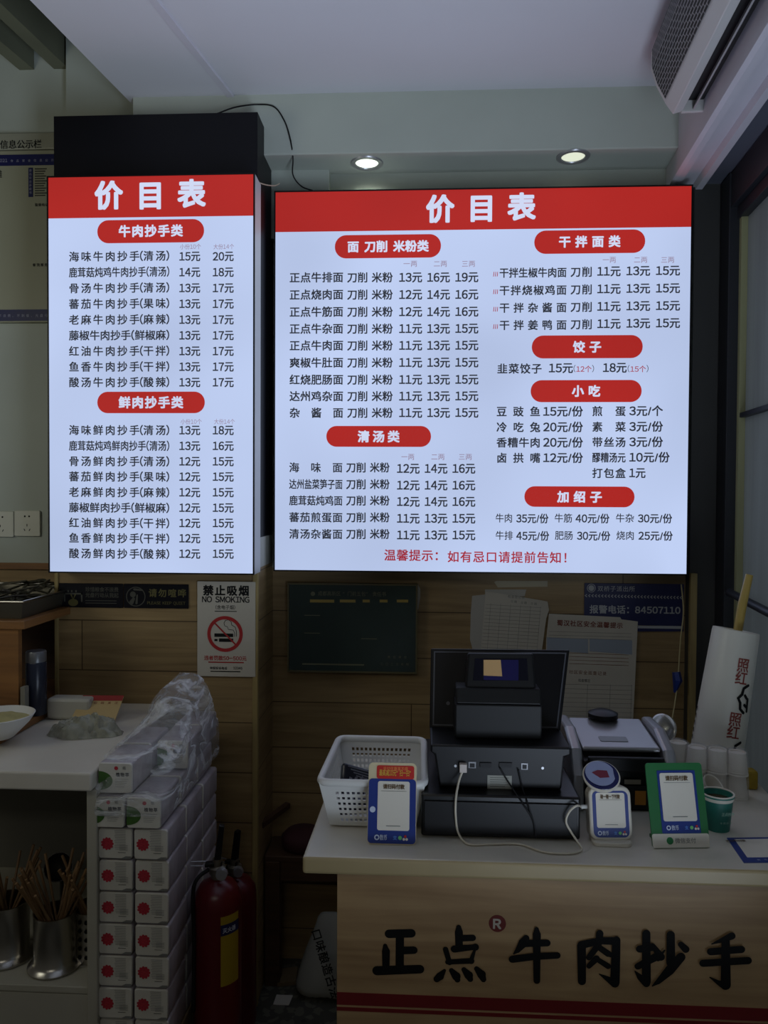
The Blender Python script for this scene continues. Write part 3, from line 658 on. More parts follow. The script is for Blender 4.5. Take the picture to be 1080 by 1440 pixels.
for y in (918, 923, 928, 933):
    a0, b0 = F.px(800, y); a1, b1 = F.px(884, y+3); mb.poly(F, [(a0, b0-.0006), (a1, b1-.0006), (a1, b1+.0006), (a0, b0+.0006)], .0006)
mb.tpx(F, '社区安全巡查记录', 800, 853, 946, 6, .0006, 0); mb.build('heading_lettering', M('faded_red', (120, 62, 50), .6), t)
mb = MB()
for y in (888, 893, 897): 
    a0, b0 = F.px(772, y); a1, b1 = F.px(888, y+3); mb.poly(F, [(a0, b0-.0005), (a1, b1-.0005), (a1, b1+.0005), (a0, b0+.0005)], .0006)
for k in range(15):
    y = 962+k*6.3; a0, b0 = F.px(790, y); a1, b1 = F.px(889, y+2.5); mb.poly(F, [(a0, b0-.0005), (a1, b1-.0005), (a1, b1+.0005), (a0, b0+.0005)], .0006)
for x in (791, 826, 858, 888):
    a0, b0 = F.px(x, 963); a1, b1 = F.px(x-3, 1056); mb.poly(F, [(a0, b0), (a0+.001, b0), (a1+.001, b1), (a1, b1)], .0006)
mb.tpx(F, '检查情况', 813, 830, 957, 5, .0006, .01); mb.build('table_lines', GREY, t)
mb = MB()
for x0, x1 in ((769, 827), (829, 889)):
    q = [F.px(x0, 896+(x0-769)*.03), F.px(x1, 897+(x1-769)*.03), F.px(x1, 917+(x1-769)*.03), F.px(x0, 914+(x0-769)*.03)]; mb.poly(F, q, .0005)
mb.build('tinted_box', M('pale_blue_print', (150, 160, 172), .7), t)
# police sign
t, F = flat_sign('police_sign', 'dark blue police phone sign at the edge of the wide price board', 'sign', YB-.004, 822, 961, 820, 880, NAVY, .004)
PW = M('police_print', (170, 172, 176), .5)
mb = MB(); mb.tpx(F, '双桥子派出所', 840, 893, 828, 8.5, .0006, .005); mb.tpx(F, '报警电话：84507110', 829, 957, 857.5, 12.5, .0006, .022)
for k in range(30):
    x = 823+k*4.6; a, b_ = F.px(x, 837.5+k*.1); q = .0034
    stroke(mb, F, [(a+q*1.2, b_+q), (a, b_), (a+q*1.2, b_-q)], [q*.42]*3, .0006)
a, b_ = F.px(831.5, 827); mb.disc(F, a, b_, .0135, .0006, 0, 24, .0115); mb.disc(F, a, b_, .009, .0007); bar(mb, F, 897, 960, 880.5, 883.5, .0006)
mb.build('lettering', PW, t)
MB().prism(F, [F.px(*q) for q in ((895, 880), (961, 880), (961, 888), (895, 888))], -.004, 0).build('lower_edge', NAVY, t)
# hanging cord at the wall's corner
pts = [P(958, 822, Y=2.41), P(961, 860, Y=2.405), P(957, 900, Y=2.40), P(954, 945, Y=2.39), P(951, 975, Y=2.37), P(945, 1012, Y=2.34), P(941, 1030, Y=2.30)]
tag(MB().tube(curve_pts(pts), .002, 6).build('hanging_cord', M('cord_cream', (190, 176, 130), .5), smooth=180), 'thin cream cord hanging down the corner beside the police sign', 'cord')
pts = [P(951, 945, Y=2.385), P(953, 957, Y=2.38), P(949, 974, Y=2.375)]
tag(MB().tube(pts, [.012, .014, .004], 6).build('cord_tag', BLUE), 'small blue tag on the hanging cream cord', 'tag')

# ================================================================== COUNTER
ZC = .84
f0 = P(425, 1205, Z=ZC); f1 = P(466, 1095, Z=ZC); dL = (f1-f0)/(f1.y-f0.y)
YF, YK2 = f0.y, 1.94
x_r = P(1070, 1114, Z=ZC).x
t = thing('cash_counter', 'cash counter with white worktop, oak front and black shop lettering', 'counter', (.35, 1.7, 0))
def lx(y): return f0.x+dL.x*(y-YF)
poly = [(lx(YF), YF), (x_r+.12, YF), (x_r+.03, YK2), (lx(YK2), YK2)]
poly = [(lx(YF), YF), (x_r-.02, YF), (x_r+.035, YK2), (lx(YK2), YK2)]
wt = MB().hexa([(x, y, ZC-.032) for x, y in poly], [(x, y, ZC) for x, y in poly])
wt.m = [1, 0]+[1]*4; wt.build('worktop', [TOPM, M('worktop_edge', (168, 150, 110), .4, noise_amt=.08, noise_scale=9)], t, bevel=.006, seg=3)
YFP = YF+.055
xf = P(474, 1330, Y=YFP).x
MB().box(xf, x_r-.03, YFP, YFP+.02, 0, ZC-.033).build('front_panel', OAK, t)
MB().box(xf, xf+.02, YFP+.021, YK2-.03, 0, ZC-.033).box(x_r-.05, x_r-.03, YFP+.021, YK2-.03, 0, ZC-.033).build('side_panel', OAK, t)
F = wallframe(YFP)
mb = MB()
for (ya, yb_) in (((1400, 1413), (1416, 1432.5)), ((1420.5, 1434.5), (1425.5, 1440))):
    aL, bT = F.px(474, ya[0]); aR, bT2 = F.px(1080, ya[1]); _, bB = F.px(474, yb_[0]); _, bB2 = F.px(1080, yb_[1])
    T_, B_ = (bT+bT2)/2, (bB+bB2)/2
    mb.fbox(F, xf, x_r-.03, B_, T_, 0, .0008)
mb.build('red_stripe', M('stripe_red', (126, 30, 34), .5), t)
# brush lettering, one skeleton per character (picture-size strokes measured on the front panel)
def cpx(ox, oy, s): return lambda x, y: F.px(ox+x/s, oy+y/s)
kF = F.px(701, 1340)[0]-F.px(700, 1340)[0]
S1 = [ # crop 510,1270 scale 3.724
 [(138, 160, 24), (255, 157, 24)], [(195, 165, 23), (194, 335, 23)], [(205, 247, 22), (268, 245, 21)], [(118, 222, 12), (122, 250, 22), (122, 335, 20)], [(75, 352, 26), (300, 344, 24)],
 [(503, 125, 14), (504, 150, 22), (505, 235, 20)], [(515, 182, 18), (576, 180, 18)], [(434, 240, 15), (455, 310, 14)], [(480, 238, 20), (590, 228, 20), (568, 300, 18), (445, 306, 14)],
 [(428, 350, 9), (405, 380, 22), (388, 395, 18)], [(465, 350, 14), (490, 380, 24), (496, 398, 16)], [(530, 345, 14), (555, 375, 24), (563, 395, 16)], [(596, 340, 14), (622, 370, 24), (632, 396, 16)],
 [(855, 180, 18), (840, 205, 26), (810, 245, 14), (790, 262, 4)], [(850, 208, 20), (965, 205, 19)], [(783, 290, 20), (900, 275, 20), (1018, 270, 18)], [(910, 132, 12), (911, 160, 22), (911, 402, 18)]]
S2 = [ # crop 790,1290 scale 3.724
 [(102, 145, 24), (104, 330, 22)], [(102, 140, 22), (200, 118, 20), (280, 120, 22)], [(284, 115, 22), (276, 335, 26)], [(276, 340, 24), (235, 315, 14), (195, 292, 3)], [(197, 80, 20), (190, 140, 18), (140, 205, 16)], [(190, 150, 16), (240, 185, 18), (262, 195, 12)], [(180, 210, 18), (140, 250, 14)], [(180, 212, 14), (240, 250, 16)],
 [(440, 80, 22), (440, 330, 24)], [(405, 160, 20), (470, 150, 22), (480, 155, 12)], [(440, 340, 20), (405, 305, 16), (380, 275, 3)], [(395, 250, 18), (490, 200, 22)], [(480, 150, 14), (515, 200, 22)], [(567, 85, 22), (567, 230, 24)], [(535, 165, 4), (500, 210, 14)], [(620, 135, 16), (645, 160, 20)], [(620, 200, 24), (560, 270, 26), (500, 330, 14), (470, 352, 3)],
 [(885, 90, 20), (840, 110, 14), (780, 132, 3)], [(775, 172, 20), (935, 160, 20)], [(735, 232, 20), (970, 218, 20)], [(853, 110, 22), (853, 345, 27)], [(850, 350, 22), (810, 330, 12), (770, 305, 3)]]
mb = MB(); c_ = .0006
for S_, (ox, oy) in ((S1, (510, 1270)), (S2, (790, 1290))):
    for st in S_:
        pts = [F.px(ox+x/3.724, oy+y/3.724) for x, y, r in st]; rs = [max(r/3.724*kF*.96, 1e-5) for x, y, r in st]
        stroke(mb, F, pts, rs, c_); c_ += .00012
mb.build('shop_lettering', INK, t)
a, b_ = F.px(699.5, 1298.5); o = MB().prism(F, [(a+12*kF*math.cos(q*math.pi/18), b_+12*kF*math.sin(q*math.pi/18)) for q in range(36)], 0, .001).build('registered_disc', M('mark_red', (110, 32, 26), .5), t)
MB().text(F, 'R', a-.0085, a+.011, b_, .024, .0016, .03).build('registered_letter', M('mark_white', (200, 190, 176), .5), o)

# ================================================================== THINGS ON THE COUNTER
# basket
bk = P(478, 1152, Z=ZC); bt = thing('plastic_basket', 'white perforated plastic basket at the counter edge', 'basket', (bk.x+.09, bk.y+.12, ZC))
zr_ = ZC+.098
c00 = P(449, 1100, Z=zr_); c01 = P(477, 1038, Z=zr_); c11 = P(596, 1036, Z=zr_); c10 = Vector((c00.x+.206, c00.y, zr_))
c01 = Vector((c01.x, c01.y, zr_)); c11 = Vector((c11.x, c01.y, zr_))
cen = (c00+c01+c11+c10)/4
def low(c): v = cen+(c-cen)*.82; v.z = ZC+.004; return v
rimq = [c00, c10, c11, c01]; lowq = [low(c) for c in rimq]
BW = M('basket_white', (222, 222, 218), .35)
mb = MB()
def lattice(mb, A0, A1, B0, B1, nx, ny, m=0):
    """wall panel from bottom edge A0-A1 to top edge B0-B1 with nx by ny square holes"""
    us = [0]; vs_ = [0]
    mu, mv_ = .14, .1
    us = [0, mu]; cw = (1-2*mu)/(nx+(nx-1)*.75)
    for i in range(nx): us += [us[-1]+cw] if i == nx-1 else [us[-1]+cw, us[-1]+cw*1.75]
    us.append(1)
    vs_ = [0, mv_]; ch_ = (1-mv_-.2)/(ny+(ny-1)*.8)
    for i in range(ny): vs_ += [vs_[-1]+ch_] if i == ny-1 else [vs_[-1]+ch_, vs_[-1]+ch_*1.8]
    vs_.append(1)
    q = lambda u, v: (A0.lerp(A1, u)).lerp(B0.lerp(B1, u), v)
    for i in range(len(us)-1):
        for j in range(len(vs_)-1):
            if i % 2 == 1 and j % 2 == 1 and 0 < i < len(us)-2 and 0 < j < len(vs_)-2: continue
            mb.face([q(us[i], vs_[j]), q(us[i+1], vs_[j]), q(us[i+1], vs_[j+1]), q(us[i], vs_[j+1])], m)
for i in range(4): lattice(mb, lowq[i], lowq[(i+1) % 4], rimq[i], rimq[(i+1) % 4], 14 if i % 2 == 0 else 16, 6)
mb.face(lowq)
mb.build('body', BW, bt, solid=.0025)
rp = []
for i in range(4):
    p0, p1, p2 = rimq[i-1], rimq[i], rimq[(i+1) % 4]
    d0 = (p0-p1).normalized()*.02; d1 = (p2-p1).normalized()*.02
    for k in range(5):
        s_ = k/4; rp.append((p1+d0)*(1-s_)**2+p1*2*s_*(1-s_)+(p1+d1)*s_*s_)
rp.append(rp[0]); rp.append(rp[1])
MB().tube(rp, .0075, 10, cap=False).build('rim', BW, bt, smooth=180)
# packets in the basket
PK = M('foil_packet', (26, 26, 40), .3, metal=.2); PKP = M('foil_print', (120, 120, 132), .35, metal=.4)
pk0 = P(487, 1095, Z=ZC+.055)
base = Vector((c00.x+.032, c00.y+.035, ZC+.008))
t = thing('snack_packet', 'dark silver-striped packet lying in the white basket', 'packet', base)
Fp = Frame(base, (1, .3, -.16), (-.02, .55, 1))
mb = MB().prism(Fp, [(0, .01), (.095, .02), (.105, .092), (.004, .112)], -.012, .012); mb.build('wrapper', PK, t, bevel=.006, seg=3)
mb = MB()
for k in range(7): mb.poly(Fp, [(.01+k*.013, .035+.002*k), (.015+k*.013, .035+.002*k), (.024+k*.0115, .082+.003*(k % 3)), (.018+k*.0115, .084)], .0126)
for k in range(4): mb.poly(Fp, [(.014+.006*k, .106-.006*k), (.1, .090-.006*k), (.1, .0875-.006*k), (.014+.006*k, .1035-.006*k)], .0126)
mb.build('printed_stripe', PKP, t)
base = Vector((c10.x-.105, c00.y+.06, ZC+.014)); Fp = Frame(base, (1, 0, 0), (0, .35, 1))
t = thing('folded_card', 'grey card with faint print standing in the basket behind the red and blue stand', 'card', base)
MB().prism(Fp, rrect(0, .085, 0, .078, .003), -.002, 0).build('sheet', M('card_grey', (136, 136, 132), .6), t)
mb = MB(); mb.text(Fp, '扫码点餐', .026, .072, .064, .011, .0006, .01); mb.prism(Fp, rrect(.012, .023, .0585, .0695, .001), 0, .0005); mb.build('lettering', INK, t)
# payment stands
def stand(name, label, BL, BR, TLp, h, lean, mats_fn):
    p0 = P(*BL, Z=ZC+.001); p1 = P(*BR, Z=ZC+.001); y_ = (p0.y+p1.y)/2; u = Vector((p1.x-p0.x, p1.y-p0.y, 0)); w_ = u.length
    back = Vector((-u.y, u.x, 0)).normalized()
    F = Frame(p0, u, back*lean+Vector((0, 0, 1)))
    t = thing(name, label, 'payment stand', (p0+p1)/2, 'scan-to-pay stands on the counter')
    return t, F, w_
RDP = M('bright_red_print', (190, 34, 30), .4); YEL = M('yellow_print', (214, 170, 60), .5); PALEP = M('pale_print', (196, 206, 226), .5); BROWNP = M('brown_print', (96, 74, 46), .6)
def qr_card(F, t, a0, a1, b0, b1, head, parent=None, foot=True):
    """the white card a code was printed on, with its heading; the code is left out"""
    o = MB().prism(F, rrect(a0, a1, b0, b1, .004), 0, .0012).build('code_card', CARD, t)
    w_ = a1-a0; mb = MB().text(F, head, a0+w_*.16, a1-w_*.16, b1-(b1-b0)*.11, w_*.15, .0018, .03)
    mb.build('card_heading', BROWNP, o)
    mb = MB(); mb.poly(F, [(a0+w_*.1, b1-(b1-b0)*.205), (a1-w_*.1, b1-(b1-b0)*.205), (a1-w_*.1, b1-(b1-b0)*.198), (a0+w_*.1, b1-(b1-b0)*.198)], .0017)
    mb.poly(F, [(a0+w_*.28, b0+(b1-b0)*.085), (a1-w_*.28, b0+(b1-b0)*.085), (a1-w_*.28, b0+(b1-b0)*.1), (a0+w_*.28, b0+(b1-b0)*.1)], .0017); mb.build('card_rule', GREY, o)
def logos(F, t, a0, a1, b_, s):
    w_ = a1-a0; mb = MB(); mb.disc(F, a0+w_*.06, b_, s*.55, .0016, 0, 16, s*.3); mb.text(F, '数币', a0+w_*.15, a0+w_*.38, b_, s*1.2, .0016, .01); mb.build('pay_lettering', PALEP, t)
    mb = MB(); mb.text(F, '支', a0+w_*.62, None, b_, s*.9, .0016, .01, 0); mb.disc(F, a0+w_*.78, b_, s*.4, .0016, 1); 
    for dx, dy, m_ in ((0, .3, 2), (-.3, -.25, 3), (.3, -.25, 3)): mb.disc(F, a0+w_*.94+dx*s, b_+dy*s, s*.27, .0016, m_, 12)
    mb.build('pay_logo', [M('logo_blue', (90, 140, 220), .5), M('logo_green', (110, 190, 110), .5), RDP, CARD], t)
# 1 blue and red
t, F, w_ = stand('payment_stand', 'blue payment stand with a red strip on top, leaning before the white basket', (516, 1187), (585, 1189), None, .14, .32, None)
h_ = .147
MB().prism(F, rrect(0, w_, 0, h_, .009), -.004, 0).build('back_plate', M('acrylic_cream', (210, 196, 160), .25), t)
MB().prism(F, rrect(.001, w_-.001, .002, h_*.80, .007), 0, .0008).build('blue_print', BLUE, t)
o = MB().prism(F, rrect(w_*.17, w_*.95, h_*.80, h_*.965, .004), 0, .001).build('red_strip', RDP, t)
mb = MB(); mb.text(F, '支付优惠享不停', w_*.3, w_*.82, h_*.925, .0085, .0014, .01, 0); mb.text(F, '最高减10元“扫一扫”', w_*.22, w_*.92, h_*.875, .0125, .0014, .015, 1); mb.build('strip_lettering', [M('strip_orange', (226, 130, 70), .5), YEL], o)
qr_card(F, t, w_*.2, w_*.86, h_*.17, h_*.77, '请扫码付款')
logos(F, t, w_*.16, w_*.82, h_*.085, .009)
mb = MB(); mb.disc(F, w_*.1, h_*.42, .0055, .0012); mb.build('slot_mark', PALEP, t)
mb = MB().prism(F, rrect(.01, w_-.01, 0, .02, .002), -.05, -.004); mb.build('foot', MATS['acrylic_cream'], t)
# 2 speaker
t, F, w_ = stand('payment_speaker', 'white payment speaker with blue panel and round tilted head', (831, 1187), (891, 1187), None, .1, .22, None)
SPW = M('speaker_white', (212, 206, 192), .35)
h_ = .104
MB().prism(F, rrect(0, w_, .006, h_, .016), -.03, 0).build('body', SPW, t, bevel=.004, seg=3)
p0 = F.at(w_/2, 0, -.012)
MB().prism(Frame((p0.x, p0.y, ZC), (1, 0, 0), (0, 1, 0)), rrect(-w_*.46, w_*.46, -.024, .03, .014), 0, .008).build('base', SPW, t, bevel=.002)
MB().prism(F, rrect(w_*.08, w_*.92, .012, h_-.008, .010), 0, .001).build('blue_print', BLUE, t)
qr_card(F, t, w_*.16, w_*.84, h_*.28, h_*.89, '碰一碰一下付款')
logos(F, t, w_*.18, w_*.84, h_*.19, .0075)
hc = F.at(w_*.36, h_+.016, -.012); hax = Vector((-.04, -.55, .84)).normalized()
MB().lathe(hc, [(.0005, -.018), (.026, -.014), (.0345, -.002), (.0355, .003), (.032, .005)], 36, axis=hax).build('head', SPW, t, smooth=50)
hd = MB().lathe(hc, [(.033, .0052), (.0325, .006), (.0005, .0062)], 36, axis=hax).build('head_ring', M('navy_gloss', (20, 26, 84), .2), t)
Fh = Frame(hc+hax*.0066, (1, 0, 0), Vector((0, .84, .55)))
mb = MB(); mb.disc(Fh, -.002, .003, .0285, .0004); mb.build('head_disc', M('head_pale', (150, 160, 196), .15), hd)
mb = MB(); mb.prism(Fh, [(-.018, .004), (-.006, .010), (.012, .009), (.014, -.006), (-.004, -.008)], .0006, .0009); mb.build('head_mark', M('head_red', (120, 40, 60), .3), hd)
mb = MB().tube([F.at(-.012, h_*.62, -.015), F.at(.002, h_*.62, -.015)], .004, 8); mb.build('usb_plug', WHITE, t)
spk_plug = F.at(-.012, h_*.62, -.015)
# 3 green
t, F, w_ = stand('payment_stand', 'green payment stand with white bottom strip beside the teal cup', (921, 1193), (999, 1192), None, .15, .30, None)
h_ = .152
MB().prism(F, rrect(-.004, w_, 0, h_, .006), -.003, 0).build('back_plate', M('stand_green', (36, 106, 56), .35), t)
o = MB().prism(F, rrect(-.0035, w_-.0005, .0005, h_*.165, .004), 0, .0008).build('bottom_strip', CARD, t)
mb = MB(); mb.disc(F, w_*.28, h_*.085, .0065, .0013, 0, 24); mb.build('pay_emblem', GREEN, o)
mb = MB(); mb.text(F, '微信支付', w_*.37, w_*.75, h_*.085, .010, .0013, .005); mb.build('strip_lettering', GREY, o)
MB().prism(F, rrect(w_*.16, w_*.86, h_*.17, h_*.91, .002), 0, .001).build('blue_print', BLUE, t)
F4 = Frame(F.at(0, 0, .001), F.u, F.v)
qr_card(F4, t, w_*.2, w_*.81, h_*.31, h_*.88, '请扫码付款')
logos(F4, t, w_*.24, w_*.82, h_*.235, .008)
MB().prism(F, rrect(.01, w_-.01, 0, .02, .002), -.05, -.003).build('foot', MATS['stand_green'], t)
# 4 flat sticker
q = [P(1022, 1178, Z=ZC+.001), P(1092, 1177, Z=ZC+.001), P(1118, 1212, Z=ZC+.001), P(1046, 1213, Z=ZC+.001)]
t = thing('payment_card', 'blue bordered payment card lying flat near the counter corner', 'card', (q[0]+q[2])/2)
MB().hexa([p-Vector((0, 0, .001)) for p in q], q).build('sheet', BLUE, t)
c = (q[0]+q[1]+q[2]+q[3])/4
mb = MB(); qq = [c+(p-c)*.74+(q[0]-q[3])*.05+Vector((0, 0, .0005)) for p in q]; mb.face(qq); mb.build('code_card', CARD, t)
Fs = Frame(q[3]+Vector((0, 0, .001)), q[2]-q[3], q[0]-q[3]); ws = (q[2]-q[3]).length; hs = (Fs.px(1022, 1178)[1])
mb = MB().text(Fs, '请扫码付款', ws*.08, ws*.5, hs*.86, .008, .0004, .02); mb.build('card_heading', BROWNP, t)
mb = MB().text(Fs, '数币', ws*.3, ws*.5, hs*.07, .006, .0004, .0); mb.build('pay_lettering', PALEP, t)

# cash register: drawer, base, stand, screens
q = P(592, 1178, Z=ZC); yd = q.y; xd0 = q.x; xd1 = P(816, 1180, Y=yd).x; zd = P(700, 1119, Y=yd).z
t = thing('till_box', 'black metal cash drawer under the register', 'cash drawer', ((xd0+xd1)/2, yd+.15, ZC))
MB().box(xd0, xd1, yd, yd+.34, ZC+.004, zd).build('body', M('drawer_black', (10, 10, 11), .3, spec=.4), t, bevel=.004)
MB().box(xd0+.006, xd1-.006, yd-.004, yd, ZC+.012, zd-.012).build('rear_plate', BLACK, t, bevel=.001)
mb = MB()
for x in (xd0+.03, xd1-.03):
    for y in (yd+.03, yd+.3): mb.lathe((x, y, ZC), [(.012, 0), (.012, .005)], 12, close=True)
mb.build('rubber_foot', CHAR, t)
yb0 = yd+.035; xb0 = P(605, 1080, Y=yb0).x; xb1 = P(803, 1080, Y=yb0).x; zb0 = zd+.0; zb1 = P(700, 1049, Y=yb0).z
r = thing('cash_register', 'black cash register seen from behind, with tilted screen and ports', 'cash register', ((xb0+xb1)/2, yb0+.1, zb0))
MB().prism(Frame((0, yb0+.2, 0), (1, 0, 0), (0, 0, 1)), [(xb0+.018, zb0), (xb1-.018, zb0), (xb1-.012, zb1-.02), (xb1, zb1-.016), (xb1, zb1), (xb0, zb1), (xb0, zb1-.016), (xb0+.008, zb1-.02)], 0, .2).build('base_unit', M('register_black', (11, 11, 13), .42, spec=.3), r, bevel=.004)
F = wallframe(yb0)
po = MB(); a = F.px
def rect_px(mb, F, x0, x1, y0, y1, c0, c1, m=0):
    a0, b1 = F.px(x0, y0); a1, b0 = F.px(x1, y1); mb.fbox(F, a0, a1, b0, b1, c0, c1, m)
for x0, x1, y0, y1 in ((659, 669, 1071, 1080), (733, 742, 1073, 1082)): rect_px(po, F, x0, x1, y0, y1, 0, .0015)
po.build('network_port', M('port_metal', (110, 110, 112), .35, metal=.7), r)
po = MB()
for x0, x1, y0, y1 in ((660.5, 667.5, 1073, 1079), (734.5, 740.5, 1075, 1081)): rect_px(po, F, x0, x1, y0, y1, .0015, .002)
for x0, x1 in ((675, 691), (702, 720)): rect_px(po, F, x0, x1, 1072, 1079, 0, .003)
po.build('port_socket', CHAR, r)
po = MB()
for x, y in ((640.5, 1077), (763, 1080)):
    u_, v_ = F.px(x, y); po.disc(F, u_, v_, .0026, .001)
po.build('screw', SILVER, r)
st = MB(); rect_px(st, F, 685.5, 719.5, 1090, 1109.5, 0, .0008); st.build('rating_label', M('label_grey', (150, 150, 140), .6), r)
mb = MB()
for k in range(5): rect_px(mb, F, 689, 716-(k*5 % 7), 1093+k*3, 1094+k*3, .0008, .0011)
mb.build('label_print', INK, r)
# neck
yn_ = yb0+.04
Fn = wallframe(yn_)
mb = MB(); a0, b1 = Fn.px(640, 990); a1, b0 = Fn.px(762, 1050)
mb.hexa([Vector((a0, yn_, zb1)), Vector((a1, yn_, zb1)), Vector((a1, yn_+.08, zb1)), Vector((a0, yn_+.08, zb1))], [Vector((a0, yn_, b1)), Vector((a1, yn_, b1)), Vector((a1, yn_+.07, b1)), Vector((a0, yn_+.07, b1))])
_, b2 = Fn.px(700, 970)
mb.hexa([Vector((a0+.002, yn_, b1+.001)), Vector((a1-.002, yn_, b1+.001)), Vector((a1-.002, yn_+.06, b1+.001)), Vector((a0+.002, yn_+.06, b1+.001))], [Vector((a0+.002, yn_+.012, b2)), Vector((a1-.002, yn_+.012, b2)), Vector((a1-.002, yn_+.06, b2)), Vector((a0+.002, yn_+.06, b2))])
mb.build('neck', M('neck_black', (19, 19, 19), .5, spec=.25), r, bevel=.003)
# main screen, leaning away from the camera
pB0 = P(604, 1024, Y=yn_+.075); pB1 = P(787, 1028, Y=yn_+.075); pT0 = P(606, 912, Y=yn_+.125); pT1 = P(801, 914, Y=yn_+.125)
Fs = Frame(pB0, pB1-pB0, pT0-pB0); ws = (pB1-pB0).length; hs = (pT0-pB0).length
sa = [Fs.px(*v) for v in ((604, 1024), (788, 1028), (801, 914), (606, 912))]
MB().prism(Fs, sa, -.012, 0).build('screen', M('screen_back', (7, 7, 11), .35, spec=.25), r, bevel=.002)
mb = MB()
cx_ = sum(v[0] for v in sa)/4; cy_ = sum(v[1] for v in sa)/4
ins = [(cx_+(x-cx_)*.955, cy_+(y-cy_)*.93) for x, y in sa]; ins2 = [(cx_+(x-cx_)*.935, cy_+(y-cy_)*.90) for x, y in sa]
for i in range(4):
    j = (i+1) % 4; mb.prism(Fs, [ins[i], ins[j], ins2[j], ins2[i]], 0, .0015)
mb.build('screen_lip', M('lip_grey', (64, 66, 72), .35), r)
mb = MB(); u_, v_ = Fs.px(630, 989); mb.disc(Fs, u_, v_, .004, .001, 0, 14); mb.build('screen_button', M('button_grey', (80, 80, 86), .4), r)
# customer display
yc = yn_+.015
Fc = Frame(P(655, 978, Y=yc), (1, 0, 0), (0, .22, 1))
ca = [Fc.px(*v) for v in ((654, 972), (754, 972), (750, 919), (658, 918))]
cdp = MB().prism(Fc, ca, -.035, 0).build('customer_display', M('display_black', (12, 12, 13), .35, spec=.3), r, bevel=.004)
mb = MB(); mb.prism(Fc, [Fc.px(*v) for v in ((665, 957), (743, 957), (741, 926), (668, 926))], 0, .001); mb.build('display_glass', M('display_glass', (16, 16, 26), .08), cdp)
mb = MB(); mb.prism(Fc, [Fc.px(*v) for v in ((680, 956), (729, 957), (729, 928), (680, 928))], .001, .0014); mb.build('display_sticker', M('display_violet', (24, 22, 66), .2), cdp)
mb = MB(); mb.prism(Fc, [Fc.px(*v) for v in ((680, 950), (706, 951), (704, 928), (680, 928))], .0014, .002); mb.build('paper_note', M('note_tan', (170, 134, 84), .6), cdp)
# white usb lead: register port to payment speaker
rect = MB(); rect_px(rect, F, 646, 656, 1072, 1084, 0, .012)
ld = thing('usb_lead', 'white charging lead running from the register down to the payment speaker', 'cable', P(650, 1084, Y=yb0-.01))
rect.build('plug', M('plug_white', (196, 184, 176), .4), ld, bevel=.001)
zq = ZC+.003
pts = [P(651, 1083, Y=yb0-.008), P(645, 1100, Y=yb0-.02), P(641, 1125, Y=yd-.012), P(641, 1150, Y=yd-.012), P(645, 1172, Z=ZC+.012), P(659, 1187, Z=zq), P(690, 1187, Z=zq), P(730, 1187, Z=zq), P(765, 1198, Z=zq), P(800, 1200, Z=zq), P(817, 1196, Z=zq)]
pts += [P(815, 1188, Z=ZC+.008), P(803, 1170, Y=yd-.014), P(796, 1155, Y=yd-.014), P(801, 1141, Y=yd-.014), P(811, 1133, Y=min(yd-.012, spk_plug.y)), spk_plug]
MB().tube(curve_pts(pts, 10), .0021, 8).build('lead', M('cable_white', (206, 198, 180), .4), ld, smooth=180)
for lab, pp in (('black cable hanging from the register ports, sloping over the rating label', [(703, 1080), (715, 1100), (735, 1130), (750, 1155), (753, 1178)]), ('thinner black cable hanging from the register beside the square network port', [(729, 1082), (734, 1105), (742, 1130), (750, 1155)])):
    pts = [P(x, y, Y=yb0-.006 if y < 1112 else yd-.008) for x, y in pp]
    tag(MB().tube(curve_pts(pts), .0018, 6).build('power_cable', CHAR, smooth=180), lab, 'cable', 'black cables behind the register')
# label printer: black body, silver cheeks and lid
yp0 = 1.62; Fp = wallframe(yp0)
pz0 = ZC; px0 = P(812, 1100, Y=yp0).x; px1 = P(946, 1100, Y=yp0).x; pz1 = P(870, 1050, Y=yp0).z
t = thing('label_printer', 'black and silver label printer beside the cash register', 'printer', ((px0+px1)/2, yp0+.1, ZC))
MB().box(px0+.012, px1-.012, yp0, yp0+.2, ZC, pz1-.03).build('body', BLACK, t, bevel=.006)
side = [(0, 0), (.21, 0), (.21, .1), (.2, pz1-ZC+.012), (.10, pz1-ZC+.014), (.03, pz1-ZC-.012), (0, pz1-ZC-.06)]
for x in (px0-.012, px1-.014):
    lo = [Vector((x, yp0-.008+a_, ZC+b_)) for a_, b_ in side]; MB().hexa(lo, [v+Vector((.026, 0, 0)) for v in lo]).build('side_cheek', SILVER, t, bevel=.008, seg=3)
MB().hexa([Vector((x, y, z)) for x, y, z in ((px0+.016, yp0+.03, pz1-.022), (px1-.016, yp0+.03, pz1-.022), (px1-.016, yp0+.19, pz1-.01), (px0+.016, yp0+.19, pz1-.01))], [Vector((x, y, z)) for x, y, z in ((px0+.016, yp0+.03, pz1-.012), (px1-.016, yp0+.03, pz1-.012), (px1-.016, yp0+.19, pz1+.006), (px0+.016, yp0+.19, pz1+.006))]).build('lid', SILVER, t, bevel=.004)
lidF = Frame((px0+.016, yp0+.03, pz1-.0118), (1, 0, 0), (0, .16, .018))
MB().prism(lidF, rrect(.045, .105, .03, .055, .004), 0, .001).build('lid_slot', M('slot_grey', (120, 122, 124), .3), t)
MB().lathe(lidF.at(.078, .155, .004), [(.034, 0), (.034, .01), (.02, .016), (.0005, .017)], 28).build('roll_knob', BLACK, t, smooth=50)
mb = MB(); mb.box(px0+.02, px1-.02, yp0-.012, yp0, pz1-.05, pz1-.02); mb.box(px0+.02, px1-.02, yp0-.006, yp0, ZC+.02, pz1-.08); mb.build('front_cover', CHAR, t, bevel=.003)
mb = MB(); rect_px(mb, wallframe(yp0-.007), 878, 901, 1096, 1103, 0, .001); mb.build('brand_plate', M('plate_grey', (120, 112, 96), .5), t)
